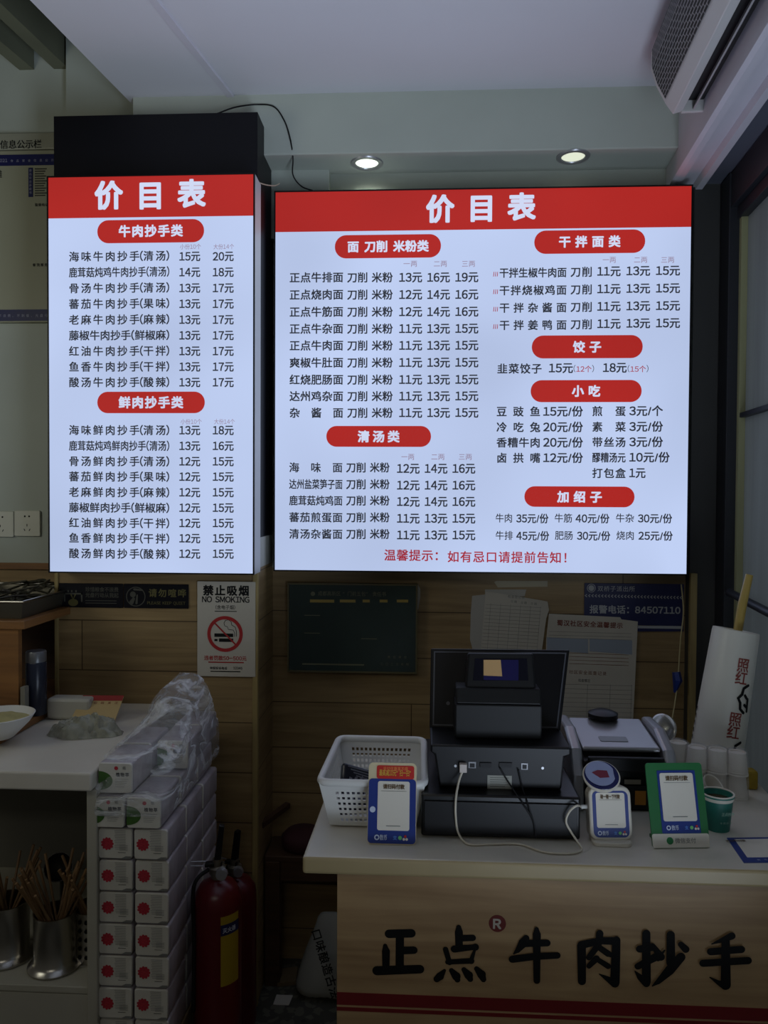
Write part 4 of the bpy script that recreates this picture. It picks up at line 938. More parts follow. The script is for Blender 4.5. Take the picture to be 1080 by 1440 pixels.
mb = MB(); rect_px(mb, wallframe(yp0-.007), 893, 908, 1112, 1132, 0, .001); mb.build('warning_sticker', M('sticker_amber', (170, 110, 30), .5), t)
# round mirror on a stalk behind the printer
c = P(931, 1025, Y=1.88); t = thing('round_mirror', 'small round silver mirror on a stalk behind the printer', 'mirror', (c.x+.02, c.y, ZC))
ax = Vector((-.72, -.6, .35)).normalized()
MB().lathe(c, [(.0005, .006), (.030, .006), (.036, .003), (.036, -.004), (.0005, -.006)], 32, axis=ax).build('mirror_disc', M('mirror_silver', (190, 190, 184), .2, metal=.8), t, smooth=40)
MB().lathe(c-ax*.007, [(.016, 0), (.016, -.016)], 20, axis=ax, close=True).build('swivel', BLACK, t)
MB().tube([c-ax*.018, P(945, 1050, Y=1.90), P(953, 1075, Y=1.9), Vector((P(955, 1080, Y=1.9).x, 1.9, ZC+.01))], .006, 10).build('stalk', SILVER, t, smooth=60)
MB().lathe((P(955, 1080, Y=1.9).x, 1.9, ZC), [(.03, 0), (.03, .006), (.008, .012)], 24, close=True).build('base', SILVER, t)
# teal tea cup
def cup(c, r0, r1, h, wall, mat_o, mat_i, t, name='cup_wall', n=32):
    MB().lathe(c, [(.0005, .003), (r0, .003), (r0, 0), (r1, h), (r1+.002, h+.001), (r1+.002, h+.004), (r1-.0012, h+.004), (r1-.002, h), (r0-.0015, .005), (.0005, .005)], n).build(name, mat_o, t, smooth=40)
c = P(1015, 1172, Z=ZC); c.y += .024
t = thing('paper_cup', 'teal paper cup of dark tea beside the green payment stand', 'cup', c)
hcup = .066; cup(c, .023, .0295, hcup, .001, M('teal_paper', (34, 112, 100), .45), CARD, t)
MB().lathe(c, [(.0293, hcup-.006), (.0303, hcup-.004), (.0312, hcup+.004), (.0312, hcup+.006), (.0285, hcup+.006), (.0275, hcup-.006)], 32).build('rolled_rim', CARD, t, smooth=60)
MB().lathe(c, [(.0005, hcup-.007), (.0272, hcup-.007)], 28).build('tea', M('tea', (74, 56, 34), .1), t)
MB().lathe(c, [(.0224, .006), (.0279, hcup-.002)], 32).build('lining', CARD, t, smooth=60)
mb = MB()
FC = Frame(c+Vector((.004, -.0297, .0)), (1, .12, 0), (0, -.09, 1)); mb.text(FC, '正点抄手', -.01, .016, .042, .0075, .0012, .01); mb.text(FC, '牛肉抄手', -.012, .012, .024, .005, .0012, 0); mb.build('lettering', M('cup_print', (150, 190, 170), .5), t)
c = P(1003, 1128, Z=ZC); t = thing('paper_cup', 'small plain white paper cup lying behind the teal cup', 'cup', c)
axc = Vector((.5, -.55, .66)).normalized(); cc = P(1003, 1106, Y=c.y)
MB().lathe(cc, [(.0005, -.05), (.02, -.05), (.026, 0), (.0275, .002), (.0275, .004), (.0245, .003), (.019, -.047)], 28, axis=axc).build('cup_wall', CARD, t, smooth=50)
# sleeved stacks of cups
CUPW = M('cup_white', (226, 220, 208), .5)
sl = bpy.data.materials.new('clear_sleeve'); sl.use_nodes = True; b = sl.node_tree.nodes['Principled BSDF']; b.inputs['Base Color'].default_value = (.9, .9, .9, 1); b.inputs['Alpha'].default_value = .22; b.inputs['Roughness'].default_value = .12
n = sl.node_tree.nodes.new('ShaderNodeTexNoise'); n.inputs['Scale'].default_value = 60; bp = sl.node_tree.nodes.new('ShaderNodeBump'); bp.inputs['Strength'].default_value = .8; bp.inputs['Distance'].default_value = .004
sl.node_tree.links.new(n.outputs[0], bp.inputs['Height']); sl.node_tree.links.new(bp.outputs[0], b.inputs['Normal'])
for (px_, py_, yy, rr, lab) in ((1041, 1126, None, .022, 'sleeved stack of white paper cups standing nearest the window'), (1013, 1122, None, .0235, 'sleeved stack of white paper cups second from the window'), (984, 1118, None, .0235, 'sleeved stack of white paper cups third from the window'), (957, 1110, None, .022, 'sleeved stack of white paper cups farthest from the window, by the printer')):
    c = P(px_, py_, Z=ZC); c.y += .02; t = thing('cup_stack', lab, 'cup stack', c, 'sleeved stacks of white cups')
    H = c.y and (1.5-ZC)*0+.102
    for base_, hh in ((0, .05), (.051, .05)):
        mb = MB(); prof = [(.0005, base_+.0)]
        prof = [(rr*1.06, base_), (rr*1.06, base_+.003), (rr, base_+.004)]
        for k in range(3): prof += [(rr*(1-.02*k), base_+.006+k*.004), (rr*(1.03-.02*k), base_+.007+k*.004), (rr*(1.0-.02*k), base_+.009+k*.004)]
        prof += [(rr*.82, base_+hh), (rr*.74, base_+hh), (rr*.72, base_+hh-.004), (.0005, base_+hh-.004)]
        mb.lathe(c, prof, 28); mb.build('cup', CUPW, t, smooth=40)
    mb = MB(); prof = [(rr*1.12, .001), (rr*1.14, .03), (rr*1.08, .055), (rr*1.13, .075), (rr*1.0, .103), (rr*.6, .107), (.0005, .105)]; mb.lathe(c, prof, 24); mb.build('plastic_sleeve', sl, t, smooth=180)
c = P(1061, 1118, Z=ZC); c.x += .006; c.y += .04
tag(MB().prism(Frame(c, (1, 0, 0), (0, 1, 0)), rrect(-.015, .015, -.012, .02, .006), 0, .042).build('sponge', M('sponge_yellow', (168, 140, 36), .8, noise_amt=.3, noise_scale=60), bevel=.005), 'yellow sponge half hidden behind the cup stacks by the window', 'sponge')
# film bag roll with bamboo stick
yr = 1.86
b0 = P(1003, 1098, Y=yr); b0.z = ZC+.004; tp = P(1035, 886, Y=yr+.02)
axr = (tp-b0).normalized(); Lr = (tp-b0).length
t = thing('bag_roll', 'tall white roll of printed plastic bags leaning by the window', 'roll', b0)
FILM = M('film_white', (214, 212, 200), .35)
mb = MB().lathe(b0, [(.0005, 0), (.058, .003), (.0585, .1), (.053, Lr-.01), (.052, Lr), (.03, Lr+.001), (.028, Lr-.004), (.018, Lr-.004), (.017, Lr-.05), (.0005, Lr-.05)], 40, axis=axr); mb.build('film', FILM, t, smooth=40)
mb = MB().tube([b0+axr*(Lr-.055)+Vector((.004, 0, 0)), P(1044, 850, Y=yr+.02), P(1054, 808, Y=yr+.02)], [.010, .0105, .0085], 12); mb.build('bamboo_stick', M('bamboo', (168, 144, 72), .35), t, smooth=60)
uu = Vector((1, 0, 0)); uu = (uu-axr*uu.dot(axr)).normalized(); nn = uu.cross(axr)   # towards the camera
class Cyl:
    def at(s, a, b, c=0):
        r_ = .0586-.0055*max(0, b-.1)/(Lr-.11)+c; q = (a-.022)/.056; return b0+axr*b+(uu*math.sin(q)+nn*math.cos(q))*r_
Cy = Cyl()
mb = MB(); mb.text(Cy, '照', .014, .044, Lr*.78, .034, .0012, .012); mb.text(Cy, '红', .014, .044, Lr*.69, .034, .0012, .012); mb.text(Cy, '照', .014, .044, Lr*.41, .034, .0012, .012); mb.text(Cy, '红', .014, .044, Lr*.32, .034, .0012, .012)
mb.build('red_lettering', M('film_red', (136, 56, 46), .5), t)
mb = MB()
for zz in (.56, .17):
    for pts in ([(.05, .03), (.038, .022), (.036, .008), (.028, -.002), (.034, -.012), (.036, -.026), (.046, -.034)], [(.044, .006), (.05, .0)], [(.046, -.016), (.052, -.02)], [(.054, -.002), (.056, -.03)]):
        stroke(mb, Cy, [(a_, Lr*zz+b_) for a_, b_ in pts], [.0034]*len(pts), .0013)
for k in range(5): stroke(mb, Cy, [(-.072, Lr*(.42-.05*k)), (-.068, Lr*(.40-.05*k))], [.003, .0015], .0013)
mb.build('black_print', INK, t)

# ================================================================== BEHIND THE COUNTER, ON THE FLOOR
bx0 = P(362, 1300, Y=2.30).x; bx1 = .2; bzt = P(430, 1211, Y=2.29).z
t = thing('wooden_bench', 'low dark wooden bench along the wall behind the counter', 'bench', ((bx0+bx1)/2, 2.36, 0))
bx0 = max(bx0, XP1+.006)
MB().box(bx0, bx1, 2.29, 2.43, bzt-.005, bzt+.012).build('seat', BROWN, t, bevel=.002)
MB().box(bx0+.046, bx1, 2.295, 2.32, bzt-.065, bzt-.005).build('apron', BROWN, t, bevel=.002)
for x in (bx0, bx1-.045): MB().box(x, x+.045, 2.29, 2.335, 0, bzt-.005).build('leg', BROWN, t, bevel=.002)
c = P(412, 1203, Z=bzt+.012); c.y = 2.355; c.x = P(425, 1200, Y=2.35).x
MB().lathe((c.x, 2.36, bzt+.0125), [(.0005, 0), (.055, 0), (.062, .012), (.062, .03), (.05, .045), (.0005, .048)], 28)
cu = MB().lathe((c.x, 2.362, bzt+.0125), [(.0005, 0), (.058, 0), (.066, .012), (.066, .035), (.052, .05), (.0005, .054)], 28).build('round_cushion', M('maroon_fabric', (62, 24, 27), .8), smooth=60); tag(cu, 'round maroon cushion on the low wooden bench', 'cushion')
br_ = MB().tube([P(367, 1160, Y=2.285), P(405, 1132, Y=2.40)], .012, 4).build('wooden_brace', BROWN); tag(br_, 'short slanting wooden brace above the low bench by the pier', 'brace')
# sack
def crumple(mb, amp, sc, seed):
    for i, v in enumerate(mb.v):
        q = Vector((v.x*sc+seed, v.y*sc, v.z*sc)); mb.v[i] = v+noise.noise_vector(q)*amp+noise.noise_vector(q*2.7)*amp*.45
    return mb
sb = P(455, 1408, Z=0); t = thing('printed_sack', 'crumpled white sack with black lettering under the bench', 'sack', (sb.x, 2.33, 0))
mb = MB(); rings = [(0, .10, .055), (.03, .105, .06), (.09, .095, .055), (.15, .08, .042), (.2, .06, .02), (.235, .045, .006)]
vs, fs = [], []; n_ = 28
for i, (z, rx, ry) in enumerate(rings):
    for k in range(n_):
        q = 2*math.pi*k/n_; vs.append(Vector((sb.x+.012+rx*math.cos(q)+.10*z, 2.27+ry*math.sin(q)+.1*z, z+.002)))
for i in range(len(rings)-1):
    for k in range(n_): fs.append((i*n_+k, i*n_+(k+1) % n_, (i+1)*n_+(k+1) % n_, (i+1)*n_+k))
fs += [tuple(range(n_-1, -1, -1)), tuple(range((len(rings)-1)*n_, len(rings)*n_))]
mb.mesh(vs, fs); crumple(mb, .02, 13, 3)
for v in mb.v: v.z = max(v.z, .001)
mb.build('bag', M('sack_white', (150, 150, 140), .6), t, smooth=180, subsurf=1)
Fs = Frame(P(462, 1360, Y=2.20), (-.30, 0, 1), (-1, -.0, -.30)); Fs = Frame(P(449, 1304, Y=2.19), (.34, -.1, -1), (1, 0, .34))
mb = MB().text(Fs, '口味酿造古法', 0, .20, -.012, .032, .004, .015); mb.build('lettering', INK, t)
q = [P(384, 1413, Z=.001), P(406, 1414, Z=.001), P(412, 1400, Z=.001), P(389, 1399, Z=.001)]
tag(MB().hexa(q, [p+Vector((0, 0, .001)) for p in q]).build('paper_scrap', PAPER), 'small white paper scrap on the terrazzo floor by the bench leg', 'paper scrap')
q = [P(390, 1388, Z=.001), P(416, 1385, Z=.001), P(419, 1364, Z=.001), P(394, 1367, Z=.001)]
tag(MB().hexa(q, [p+Vector((0, 0, .012)) for p in q]).build('cardboard_piece', M('cardboard', (110, 92, 64), .8)), 'flat brown cardboard piece on the floor beside the sack', 'cardboard')

# fire extinguishers
REDP = M('extinguisher_red', (88, 9, 18), .3)
def extinguisher(x, y, ztop, r, label, face):
    t = thing('fire_extinguisher', label, 'fire extinguisher', (x, y, 0), 'red fire extinguishers')
    MB().lathe((x, y, 0), [(.0005, .002), (r*.9, .002), (r*.96, .0), (r, .02), (r, ztop-.055), (r*.93, ztop-.03), (r*.72, ztop-.01), (r*.4, ztop), (.018, ztop+.004), (.0005, ztop+.004)], 40).build('cylinder', REDP, t, smooth=50)
    MB().lathe((x, y, ztop), [(.016, 0), (.016, .014), (.02, .016), (.02, .03), (.012, .034), (.012, .05), (.0005, .05)], 20).build('valve', M('valve_brass', (130, 124, 110), .35, metal=.8), t, smooth=40)
    u = Vector((math.cos(face), math.sin(face), 0)); p = Vector((x, y, ztop+.045))
    s_ = MB(); Fq = Frame(p, u, (0, 0, 1))
    s_.prism(Fq, [(-.03, -.012), (.01, -.012), (.012, .0), (-.03, -.004)], -.009, .009)
    s_.build('carry_handle', BLACK, t, bevel=.002)
    MB().prism(Fq, [(-.008, .004), (.008, .004), (.016, .085), (.004, .088)], -.009, .009).build('lever', BLACK, t, bevel=.002)
    hp = [p+u*-.02+Vector((0, 0, -.02)), p-u*.05+Vector((0, -.02, -.05)), Vector((x-r*.82, y-r*.65, ztop-.13)), Vector((x-r*.85, y-r*.68, ztop-.3))]
    MB().tube(curve_pts(hp), .0048, 10).build('hose', CHAR, t, smooth=180)
    g_ = MB().lathe(p+Vector((.016, -.02, -.02)), [(.0005, .012), (.013, .012), (.014, 0)], 18, axis=(0.1, -1, 0)); g_.build('pressure_gauge', SILVER, t)
    MB().tube([p+u*-.025+Vector((0, -.01, .004)), p+u*-.06+Vector((0, -.012, .006)), p+u*-.06+Vector((0, -.012, -.004)), p+u*-.03+Vector((0, -.012, -.006))], .0015, 6).build('safety_pin', SILVER, t)
    return t
ye_ = 1.81; xe = P(306, 1320, Y=ye_).x; ze = P(306, 1236, Y=ye_).z
t = extinguisher(xe, ye_, ze, .0565, 'red fire extinguisher with a yellow label, in front of the other', math.radians(10))
class Cyl2:
    def at(s, a, b, c=0):
        q = a/.0565; r_ = .0565+c; return Vector((xe+r_*math.sin(q), ye_-r_*math.cos(q), b))
C2 = Cyl2()
zl1 = P(330, 1290, Y=ye_-.05).z; zl0 = P(330, 1388, Y=ye_-.05).z
mb = MB()
N_ = 8
for k in range(N_):
    a0 = .022+.05*k/N_; a1 = .022+.05*(k+1)/N_; mb.face([C2.at(a0, zl0, .0008), C2.at(a1, zl0, .0008), C2.at(a1, zl1, .0008), C2.at(a0, zl1, .0008)])
lb = mb.build('label', M('label_yellow', (158, 134, 24), .5), t)
mb = MB(); zz = zl1-(zl1-zl0)*.2
for k in range(N_): 
    a0 = .022+.05*k/N_; a1 = .022+.05*(k+1)/N_; mb.face([C2.at(a0, zz-.012, .0014), C2.at(a1, zz-.012, .0014), C2.at(a1, zz+.014, .0014), C2.at(a0, zz+.014, .0014)])
mb.build('label_band', NAVY, lb)
mb = MB(); mb.text(C2, '灭火器', .026, .06, zz, .013, .002, .01); mb.build('label_lettering', PALEP, lb)
extinguisher(P(330, 1320, Y=2.125).x, 2.125, P(331, 1232, Y=2.125).z, .061, 'red fire extinguisher half hidden behind the other, against the pier', math.radians(-20))

# ================================================================== WHITE CABINET WITH SHELF
ZK = .89; ycf = P(60, 1086, Z=ZK).y
xk1 = P(128, 1086, Y=ycf).x; xk0 = -1.45
t = thing('side_cabinet', 'white side cabinet with open shelf and worktop beside the tissue packs', 'cabinet', ((xk0+xk1)/2, 1.95, 0))
zkb = P(60, 1112, Y=ycf).z
MB().box(xk0, xk1, ycf, YP-.012, zkb, ZK).build('worktop', TOPM, t, bevel=.005, seg=3)
xpo0, xpo1 = P(121.5, 1300, Y=ycf+.01).x, P(136, 1300, Y=ycf+.01).x
xpo1 = min(xpo1, P(134.5, 1300, Y=ycf).x)
MB().box(xpo0, xpo1, ycf+.012, YP-.014, 0, zkb-.001).build('side_panel', CAB, t, bevel=.002)
zs = P(60, 1386, Y=ycf+.02).z
MB().box(xk0, xpo0-.001, ycf+.02, YP-.02, zs-.016, zs).build('shelf', CAB, t, bevel=.002)
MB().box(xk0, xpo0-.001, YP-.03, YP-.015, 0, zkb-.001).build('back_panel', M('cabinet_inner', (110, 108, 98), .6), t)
MB().box(xk0, xpo0-.002, ycf+.022, ycf+.04, .0, zs-.018).build('door', CAB, t, bevel=.002)
# chopstick holders and chopsticks
BAM = M('bamboo_chopstick', (140, 108, 72), .55, noise_amt=.35, noise_scale=30)
def holder(px_, pyb, r, h, label, flange, holes, nst, which, seed):
    c = P(px_, pyb, Z=zs); t = thing('chopstick_holder', label, 'utensil holder', c, 'steel chopstick holders on the shelf')
    prof = [(.0005, .003), (r*1.28, .0025), (r*1.3, .006), (r*1.12, .012), (r, .02), (r, h-.002), (r*1.03, h), (r*.97, h), (r*.96, .02), (.0005, .02)] if flange else [(.0005, .002), (r, .0), (r, h-.002), (r*1.03, h), (r*.97, h), (r*.96, .01), (.0005, .01)]
    MB().lathe(c, prof, 40).build('cylinder', STEEL, t, smooth=50)
    if holes:
        mb = MB()
        for j in range(5):
            for k in range(7):
                q = math.radians(-150+k*22); d = Vector((math.cos(q), math.sin(q), 0)); Fh_ = Frame(c+d*(r+.0006)+Vector((0, 0, h*.16+j*h*.17)), Vector((-d.y, d.x, 0)), (0, 0, 1))
                mb.disc(Fh_, 0, 0, .005, .0004, 0, 12)
        mb.build('drain_hole', INK, t)
    rnd = random.Random(seed); proto = None
    me = None
    for k in range(nst):
        q = rnd.uniform(0, 2*math.pi); rr_ = r*.7*math.sqrt(rnd.random()); foot = c+Vector((rr_*math.cos(q)*.9, rr_*math.sin(q)*.9, .024))
        lean = rnd.uniform(.0, .26); L_ = rnd.uniform(.205, .235); topq = q+math.pi+rnd.uniform(-1.2, 1.2)
        rt = r*.88*rnd.uniform(.5, 1); 
        rim_pt = c+Vector((rt*math.cos(topq), rt*math.sin(topq), h)); d = (rim_pt-foot).normalized()
        if me is None:
            mbq = MB().tube([Vector((0, 0, 0)), Vector((0, 0, .12)), Vector((0, 0, 1.0*.22))], [.0022, .0029, .0034], 7)
            o = mbq.build('chopstick', BAM, own=(0, 0, 0), smooth=50); me = o
        else:
            o = me.copy(); COL.objects.link(o)
        o.location = foot; o.rotation_mode = 'QUATERNION'; o.rotation_quaternion = Vector((0, 0, 1)).rotation_difference(d); o.scale = (1, 1, L_/.22)
        tag(o, f'wooden chopstick standing in the {which}', 'chopstick', f'chopsticks in the {which}')
    return c
hH = .128
holder(78, 1357, .047, hH, 'plain steel chopstick holder in the middle, with flared foot', True, False, 30, 'middle flared steel holder', 11)
holder(10, 1344, .050, hH+.006, 'plain steel chopstick holder cut by the picture edge', True, False, 24, 'steel holder at the picture edge', 12)
c3 = holder(130, 1343, .0425, .12, 'perforated steel chopstick holder against the cabinet side', False, True, 12, 'perforated steel holder', 13)
cl = P(78, 1300, Z=zs+.05)
c = P(83, 1220, Y=1.93); t = thing('ladle', 'dark ladle standing behind the chopsticks on the shelf', 'ladle', (c.x, 1.93, zs))
MB().lathe(c, [(.0005, -.02), (.02, -.016), (.034, 0), (.036, .012), (.034, .012), (.031, 0), (.018, -.013), (.0005, -.016)], 24, axis=(.2, -.8, .5)).build('bowl', M('ladle_dark', (58, 56, 52), .4, metal=.5), t, smooth=60)
MB().tube([Vector((c.x, 1.945, zs+.001)), Vector((c.x, 1.945, c.z-.01))], .005, 8).build('handle', MATS['ladle_dark'], t, smooth=60)

# wooden rack on the cabinet
xrk = -1.02; yrf = 1.94
t = thing('wooden_rack', 'open wooden rack at the picture edge holding a steel tray', 'rack', (-1.2, 2.15, ZK))
ztb = P(74, 872, X=-1.035).z
MB().box(-1.40, xrk, 1.80, YP+.2, ZK+.001, ZK+.018).build('base_board', HONEY, t, bevel=.003)
MB().box(-1.40, -1.035, yrf, YP+.2, ztb, ztb+.022).build('top_board', HONEY, t, bevel=.002)
MB().box(-1.40, P(26, 950, Y=yrf+.01).x, yrf+.01, yrf+.028, ZK+.019, ztb-.001).build('front_panel', HONEY, t)
MB().box(-1.40, -1.08, YP+.18, YP+.198, ZK+.019, ztb-.001).build('back_panel', BROWN, t)
# steel tray with cutlery
zt_ = ztb+.0235
ty0, ty1, tx1 = yrf+.02, YP+.17, P(72, 850, Y=2.2).x
t = thing('steel_tray', 'shallow steel tray of spoons on the wooden rack', 'tray', (-1.2, 2.15, zt_))
tx1 = -1.05
lo = [(-1.38, ty0+.01), (tx1-.01, ty0+.01), (tx1-.01, ty1-.01), (-1.38, ty1-.01)]; hi = [(-1.39, ty0), (tx1, ty0), (tx1, ty1), (-1.39, ty1)]
mb = MB(); zh = zt_+.045
lo_ = [Vector((x, y, zt_)) for x, y in lo]; hi_ = [Vector((x, y, zh)) for x, y in hi]
mb.face(lo_)
for i in range(4): mb.face([lo_[i], lo_[(i+1) % 4], hi_[(i+1) % 4], hi_[i]])
mb.build('pan', M('tray_steel', (104, 100, 88), .5, metal=.8), t, solid=.002)
rimp = hi_+[hi_[0]]
MB().tube(rimp, .004, 8).build('rolled_rim', STEEL, t, smooth=60)
rnd = random.Random(4)
sp0 = None
for k in range(44):
    x = rnd.uniform(-1.32, tx1-.05); y = rnd.uniform(ty0+.06, ty1-.06); z = zt_+.012+.055*rnd.random()
    if sp0 is None:
        mb = MB(); mb.tube([Vector((-.07, 0, 0)), Vector((0, 0, .004)), Vector((.05, 0, .0))], [.003, .003, .004], 6)
        vs, fs = [], []; 
        for i in range(5):
            for j in range(10):
                q = 2*math.pi*j/10; rr_ = i/4; vs.append(Vector((.068+.022*rr_*math.cos(q), .014*rr_*math.sin(q), -.006*(1-rr_*rr_))))
        for i in range(4):
            for j in range(10): fs.append((i*10+j, i*10+(j+1) % 10, (i+1)*10+(j+1) % 10, (i+1)*10+j))
        mb.mesh(vs, fs); sp0 = mb.build('spoon', M('spoon_steel', (92, 88, 76), .42, metal=.8), own=(0, 0, 0), smooth=60); o = sp0
    else:
        o = sp0.copy(); COL.objects.link(o)
    o.location = (x, y, z); o.rotation_euler = (rnd.uniform(-.4, .4), rnd.uniform(-.35, .35), rnd.uniform(0, 6.28))
    tag(o, 'dull steel spoon heaped in the shallow tray on the wooden rack', 'spoon', 'spoons heaped in the steel tray')
# bottle
c = P(51, 1004, Z=ZK+.018)
t = thing('vacuum_flask', 'dark blue flask with silver cap standing under the wooden rack', 'flask', c)
hb = P(51, 915, Y=c.y).z-c.z; zc1 = P(51, 930, Y=c.y).z-c.z
MB().lathe(c, [(.0005, 0), (.0255, 0), (.027, .004), (.027, zc1-.004), (.0255, zc1)], 32, close=True).build('body', M('flask_navy', (34, 40, 56), .25), t, smooth=40)
MB().lathe(c, [(.0262, zc1+.0005), (.0262, hb-.003), (.0245, hb), (.0005, hb)], 32).build('cap', M('cap_silver', (120, 122, 124), .35, metal=.6), t, smooth=40)
q = P(32, 1012, Z=ZK+.019); tag(MB().box(q.x-.006, q.x+.006, q.y, q.y+.02, ZK+.019, ZK+.019+.085).build('paper_slip', M('slip', (130, 128, 116), .7)), 'narrow pale strip standing next to the dark flask', 'slip')
# bowl
c = P(-8, 1040, Z=ZK+.018); c.y += .02
t = thing('white_bowl', 'white bowl of pale food cut by the picture edge', 'bowl', c)
MB().lathe(c, [(.0005, .004), (.032, .004), (.034, 0), (.038, .004), (.07, .036), (.082, .055), (.080, .056), (.066, .038), (.036, .009), (.0005, .008)], 40).build('dish', WHITE, t, smooth=50)
mb = MB().lathe(c, [(.0005, .055), (.03, .052), (.06, .044), (.072, .042)], 28); crumple(mb, .004, 40, 1); mb.build('food', M('pale_food', (190, 180, 120), .6, noise_amt=.25, noise_scale=50), t, smooth=180)
# white box, kraft pack with red header, crumpled bag
q0 = P(65, 1012, Z=ZK+.001); q1_ = P(112, 1012, Z=ZK+.001)
tag(MB().box(q0.x, q1_.x+.03, q0.y, min(q0.y+.05, YP-.015), ZK+.001, ZK+.058).build('storage_box', M('box_white', (180, 178, 166), .5), bevel=.008), 'plain off-white box against the pier on the cabinet top', 'box')
base = P(103, 1013, Z=ZK+.002); Fk = Frame(base+Vector((0, -.03, 0)), (1, .06, 0), (0.06, .9, .75))
t = thing('leaflet', 'cream leaflet with a red top edge leaning before the off-white box', 'leaflet', base)
MB().prism(Fk, [(0, 0), (.12, 0), (.125, .085), (.015, .085)], -.002, 0).build('sheet', M('kraft', (190, 164, 112), .7), t)
mb = MB(); mb.prism(Fk, [(.012, .072), (.124, .072), (.1255, .089), (.014, .089)], 0, .0008); mb.build('red_header', M('leaflet_red', (150, 40, 34), .6), t)
mb = MB(); mb.text(Fk, '扫码关注', .05, .115, .065, .009, .0006, .01); mb.build('lettering', M('leaflet_brown', (130, 62, 40), .6), t)
def dome(mb, c, rx, ry, h, n=26, m_=9):
    vs, fs = [], []
    for i in range(m_+1):
        f_ = i/m_; rr_ = math.cos(f_*math.pi/2)**.8 if i < m_ else .001; z = h*math.sin(f_*math.pi/2)
        for k in range(n):
            q = 2*math.pi*k/n; vs.append(Vector((c.x+rx*rr_*math.cos(q), c.y+ry*rr_*math.sin(q), c.z+z)))
    for i in range(m_):
        for k in range(n): fs.append((i*n+k, i*n+(k+1) % n, (i+1)*n+(k+1) % n, (i+1)*n+k))
    return mb.mesh(vs, fs)
c = P(118, 1032, Z=ZK+.002)
mb = dome(MB(), c+Vector((0, .01, 0)), .095, .05, .05, 64, 20)
for i_, v in enumerate(mb.v):
    q = v*24; rid = abs(noise.noise(q+Vector((2, 5, 1)))); rid2 = abs(noise.noise(q*2.6))
    mb.v[i_] = v+noise.noise_vector(q*.7)*.014+Vector((0, 0, -.03*rid-.014*rid2))+noise.noise_vector(q*2.2)*.006
    mb.v[i_].z = max(mb.v[i_].z, ZK+.001)
tag(mb.build('crumpled_bag', M('bag_murky', (176, 178, 160), .2, noise_amt=.35, noise_scale=45, bump=.5, alpha=.72), smooth=14), 'crumpled greenish clear plastic bag flat on the cabinet top', 'plastic bag')

# ================================================================== TISSUE PACKS
YT = 1.65; PW_, PH, PD = .0757, .0716, .133
xt0 = P(138, 1300, Y=YT).x; xt1 = P(238, 1300, Y=YT).x; PW_ = (xt1-xt0)/2
ztop = P(190, 1164, Y=YT).z
TW = M('tissue_wrap', (206, 202, 190), .4, noise_amt=.06, noise_scale=40)
TS = M('tissue_side', (176, 168, 172), .35, noise_amt=.35, noise_scale=45, stretch=(1, 1, .4))
FLR = M('flower_red', (190, 50, 64), .5, noise_amt=.35, noise_scale=260); KIWI = M('kiwi_green', (66, 104, 42), .5, noise_amt=.2, noise_scale=150); DKG = M('leaf_dark', (66, 76, 58), .5)
def pack_mesh(kind, w_, h_):
    mb = MB(); F = Frame((0, 0, 0), (1, 0, 0), (0, 0, 1)); e_ = .0016
    sec = rrect(-w_/2+e_, w_/2-e_, e_, h_-e_, .006, 3)
    n_ = len(sec)
    insd = [(x*.96, h_/2+(z-h_/2)*.96) for x, z in sec]
    A_ = [Vector((x, .0, z)) for x, z in insd]; B_ = [Vector((x, .004, z)) for x, z in sec]; C_ = [Vector((x, PD-.006, z)) for x, z in sec]; D_ = [Vector((x, PD-.002, z)) for x, z in insd]
    i0 = len(mb.v); mb.v += A_+B_+C_+D_
    for r_ in range(3):
        for k in range(n_):
            a_, b__ = i0+r_*n_+k, i0+r_*n_+(k+1) % n_; mb.f.append((a_, b__, b__+n_, a_+n_)); mb.m.append(1 if r_ == 1 and (k < 4 or k == n_-1 or 10 <= k <= 13) and False else (0 if r_ != 1 else (1 if abs(sec[k][0]) > w_*.40 else 0)))
    mb.f.append(tuple(range(i0, i0+n_))); mb.m.append(0); mb.f.append(tuple(range(i0+4*n_-1, i0+3*n_-1, -1))); mb.m.append(0)
    def R_(x0, x1, z0, z1, m, c=.0004): mb.poly(F, [(x0*w_, z0*h_), (x1*w_, z0*h_), (x1*w_, z1*h_), (x0*w_, z1*h_)], c, m)
    if kind == 'flower':
        mb.disc(F, -.22*w_, .50*h_, .155*w_, .0006, 2, 24)
        for k in range(11):
            q = 2*math.pi*k/11; mb.disc(F, -.22*w_+.15*w_*math.cos(q), .50*h_+.15*w_*math.sin(q), .035*w_, .0008+.00002*k, 2, 8)
        for k in range(12): R_(-.02+.012*(k % 3), .30, .90-k*.052, .915-k*.052, 3)
        for k in range(4): R_(.12, .36, .44-k*.05, .455-k*.05, 3)
        R_(.08, .30, .22, .235, 4); R_(-.46, .46, .035, .05, 3); mb.poly(F, [(.16*w_, .04*h_), (.45*w_, .04*h_), (.45*w_, .115*h_), (.30*w_, .115*h_)], .0006, 3)
    else:
        pts = [(-.47*w_+.40*w_*math.sin(math.radians(q)), .42*h_+.30*h_*math.cos(math.radians(q))) for q in range(0, 181, 12)]
        mb.poly(F, pts, .0006, 5); mb.disc(F, -.25*w_, .42*h_, .02*w_, .0009, 0, 10)
        mb.disc(F, .03*w_, .82*h_, .055*w_, .0006, 2, 14); mb.text(F, '纸', .26*w_, None, .83*h_, .008, .0006, .01, 3)
        mb.text(F, '植物萃', .02*w_, .40*w_, .62*h_, .0095, .0006, .02, 4)
        for k in range(5): R_(.0, .38-.03*k, .47-k*.06, .482-k*.06, 3)
    return mb
protos = {}
